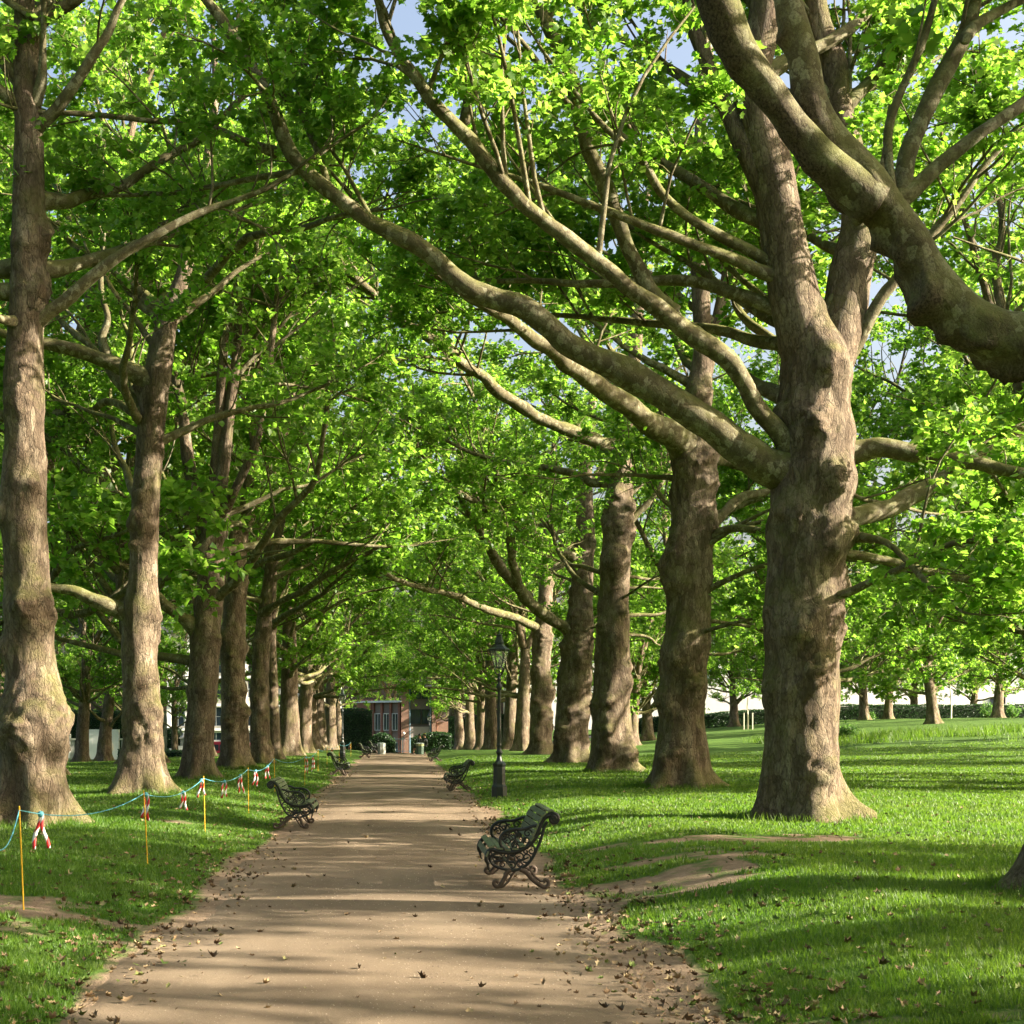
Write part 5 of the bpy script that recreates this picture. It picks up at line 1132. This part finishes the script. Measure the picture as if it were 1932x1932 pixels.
def minibus():
    Y = 153; x = ax(441, Y); o = empty('minibus', (x, Y, gz1(x, Y)+0.02), 'red minibus with dark windows and a white roof, parked behind the left trunks', 'minibus'); L = 5.2
    def hull(nm, prof, y0, y1, m):
        b = MB(); b.prism([(p, 0, z) for p, z in prof], ((0, y0, 0), (0, y1, 0))); b.build(nm, [m], o)
    hull('body', [(-L/2+0.05, 0.32), (L/2-0.05, 0.32), (L/2, 0.6), (L/2-0.03, 0.95), (L/2-0.55, 1.05), (L/2-0.95, 1.85), (L/2-1.2, 2.02), (-L/2+0.1, 2.02), (-L/2, 1.8), (-L/2-0.02, 0.6)], -0.9, 0.9, RED)
    hull('roof', [(-L/2+0.05, 2.02), (L/2-1.2, 2.02), (L/2-1.4, 2.16), (-L/2+0.2, 2.18)], -0.84, 0.84, WHITE)
    for xa in (-1.95, -0.85, 0.25): b = MB(); b.box((xa, -0.905, 1.42), (1.0, 0.03, 0.62)); b.build('window', [PANE], o)
    b = MB(); b.prism([(1.0, 0, 1.11), (1.85, 0, 1.11), (1.55, 0, 1.73), (1.0, 0, 1.73)], ((0, -0.925, 0), (0, -0.89, 0))); b.build('window', [PANE], o)
    b = MB(); b.box((0, 0, 0.30), (L-0.2, 1.78, 0.2)); b.build('skirt', [DARKM], o)
    for xa in (-1.6, 1.6):
        for ya in (-0.82, 0.82):
            c = MB(); th = np.linspace(0, 2*PI, 21)[:-1]; c.prism([(xa+0.33*math.cos(t), 0, 0.33+0.33*math.sin(t)) for t in th], ((0, ya-0.11, 0), (0, ya+0.11, 0))); w = c.build('wheel', [TYRE], o)
            c = MB(); c.prism([(xa+0.19*math.cos(t), 0, 0.33+0.19*math.sin(t)) for t in th], ((0, ya-0.12, 0), (0, ya+0.12, 0))); c.build('rim', [RIM], w)
    b = MB(); b.box((L/2-0.02, -0.65, 0.72), (0.08, 0.3, 0.16)); b.build('headlight', [FRAME], o); b = MB(); b.box((-L/2, -0.78, 1.0), (0.05, 0.14, 0.4)); b.build('tail_light', [RED], o)
minibus()
# saplings and the long grass on the right lawn
def sapling(px, Y, h, lab, stakes, sd):
    rng = np.random.default_rng(sd); x = ax(px, Y); o = empty('sapling', (x, Y, gz1(x, Y)), lab, 'sapling'); b = MB(); l = smooth_line([(0, 0, -0.05, 0.07), (0.03, 0, h*0.35, 0.055), (-0.05, 0, h*0.7, 0.045), (0.0, 0, h, 0.03)], 24); b.tube(l[:, :3], l[:, 3], 10); b.build('trunk', [CREAM], o)
    mains = []
    for k in range(7):
        a = k*2.4; q = l[14+k, :3]; p = np.array([q+np.array([math.cos(a)*0.9*t, math.sin(a)*0.9*t, 0.9*t]) for t in np.linspace(0, 1, 20)]); mains.append((p, np.linspace(0.02, 0.006, 20)))
    crown(o, (x, Y, 0), mains, rng, False, 0.9, 0.2, False, 0.5)
    for q in stakes: c = MB(); c.tube([(q, -0.1, 0), (q, -0.1, 1.35)], 0.045, 8); c.build('support_stake', [CREAM], o)
sapling(1794, 112, 3.4, 'slim pale-stemmed sapling right of the stout lawn tree', (), 501); sapling(1411, 120, 2.6, 'staked sapling with two pale posts before the hedge', (-0.35, 0.35), 502)
def long_grass():
    rng = np.random.default_rng(77); n = 26000; x = rng.uniform(21, 40, n); y = 84+rng.normal(0, 3.2, n)+(x-30)*0.1; k = n2(x, y, 0.35, 2.0)+0.25 > rng.uniform(0, 0.6, n); x, y = x[k], y[k]; n = len(x)
    h = rng.uniform(0.15, 0.55, n); z = gz(x, y)-0.02; a = rng.uniform(0, PI, n); la = rng.uniform(0, 2*PI, n); V = np.empty((n, 3, 3)); w = 0.02
    V[:, 0] = np.stack([x-np.cos(a)*w, y-np.sin(a)*w, z], -1); V[:, 1] = np.stack([x+np.cos(a)*w, y+np.sin(a)*w, z], -1); V[:, 2] = np.stack([x+np.cos(la)*h*0.4, y+np.sin(la)*h*0.4, z+h], -1)
    tag(mesh_obj('long_grass', [V.reshape(-1, 3)], [np.arange(3*n).reshape(-1, 3)], GRASSB), kind='stuff')
long_grass()
# loose grit on the path
def grit():
    rng = np.random.default_rng(91); n = 9000; y = 7.8*(34/7.8)**rng.uniform(0, 1, n); x = rng.uniform(-1.75, 1.55, n); z = gz(x, y)+0.006+0.03*(1-((x+0.09)/1.81)**2)
    s = rng.uniform(0.002, 0.008, n)*(y/9)**0.5; T = np.array([(1, 0, 0), (-0.5, 0.87, 0), (-0.5, -0.87, 0), (0, 0, 0.9)]); a = rng.uniform(0, 2*PI, n)
    V = np.stack([T[None, :, 0]*np.cos(a)[:, None]-T[None, :, 1]*np.sin(a)[:, None], T[None, :, 0]*np.sin(a)[:, None]+T[None, :, 1]*np.cos(a)[:, None], np.repeat(T[None, :, 2], n, 0)], -1)*s[:, None, None]+np.stack([x, y, z], -1)[:, None]
    Fq = (np.array([(0, 1, 3), (1, 2, 3), (2, 0, 3)])[None]+(np.arange(n)*4)[:, None, None]).reshape(-1, 3)
    m, nt, bs = new_mat('grit'); geo = node(nt, 'ShaderNodeNewGeometry'); nt.links.new(ramp(nt, geo.outputs['Random Per Island'], [(0, (0.10, 0.07, 0.05)), (0.5, (0.26, 0.20, 0.14)), (1, (0.34, 0.27, 0.19))]), bs.inputs['Base Color']); bs.inputs['Roughness'].default_value = 0.9
    tag(mesh_obj('loose_grit', [V.reshape(-1, 3)], [Fq], m), kind='stuff')
grit()
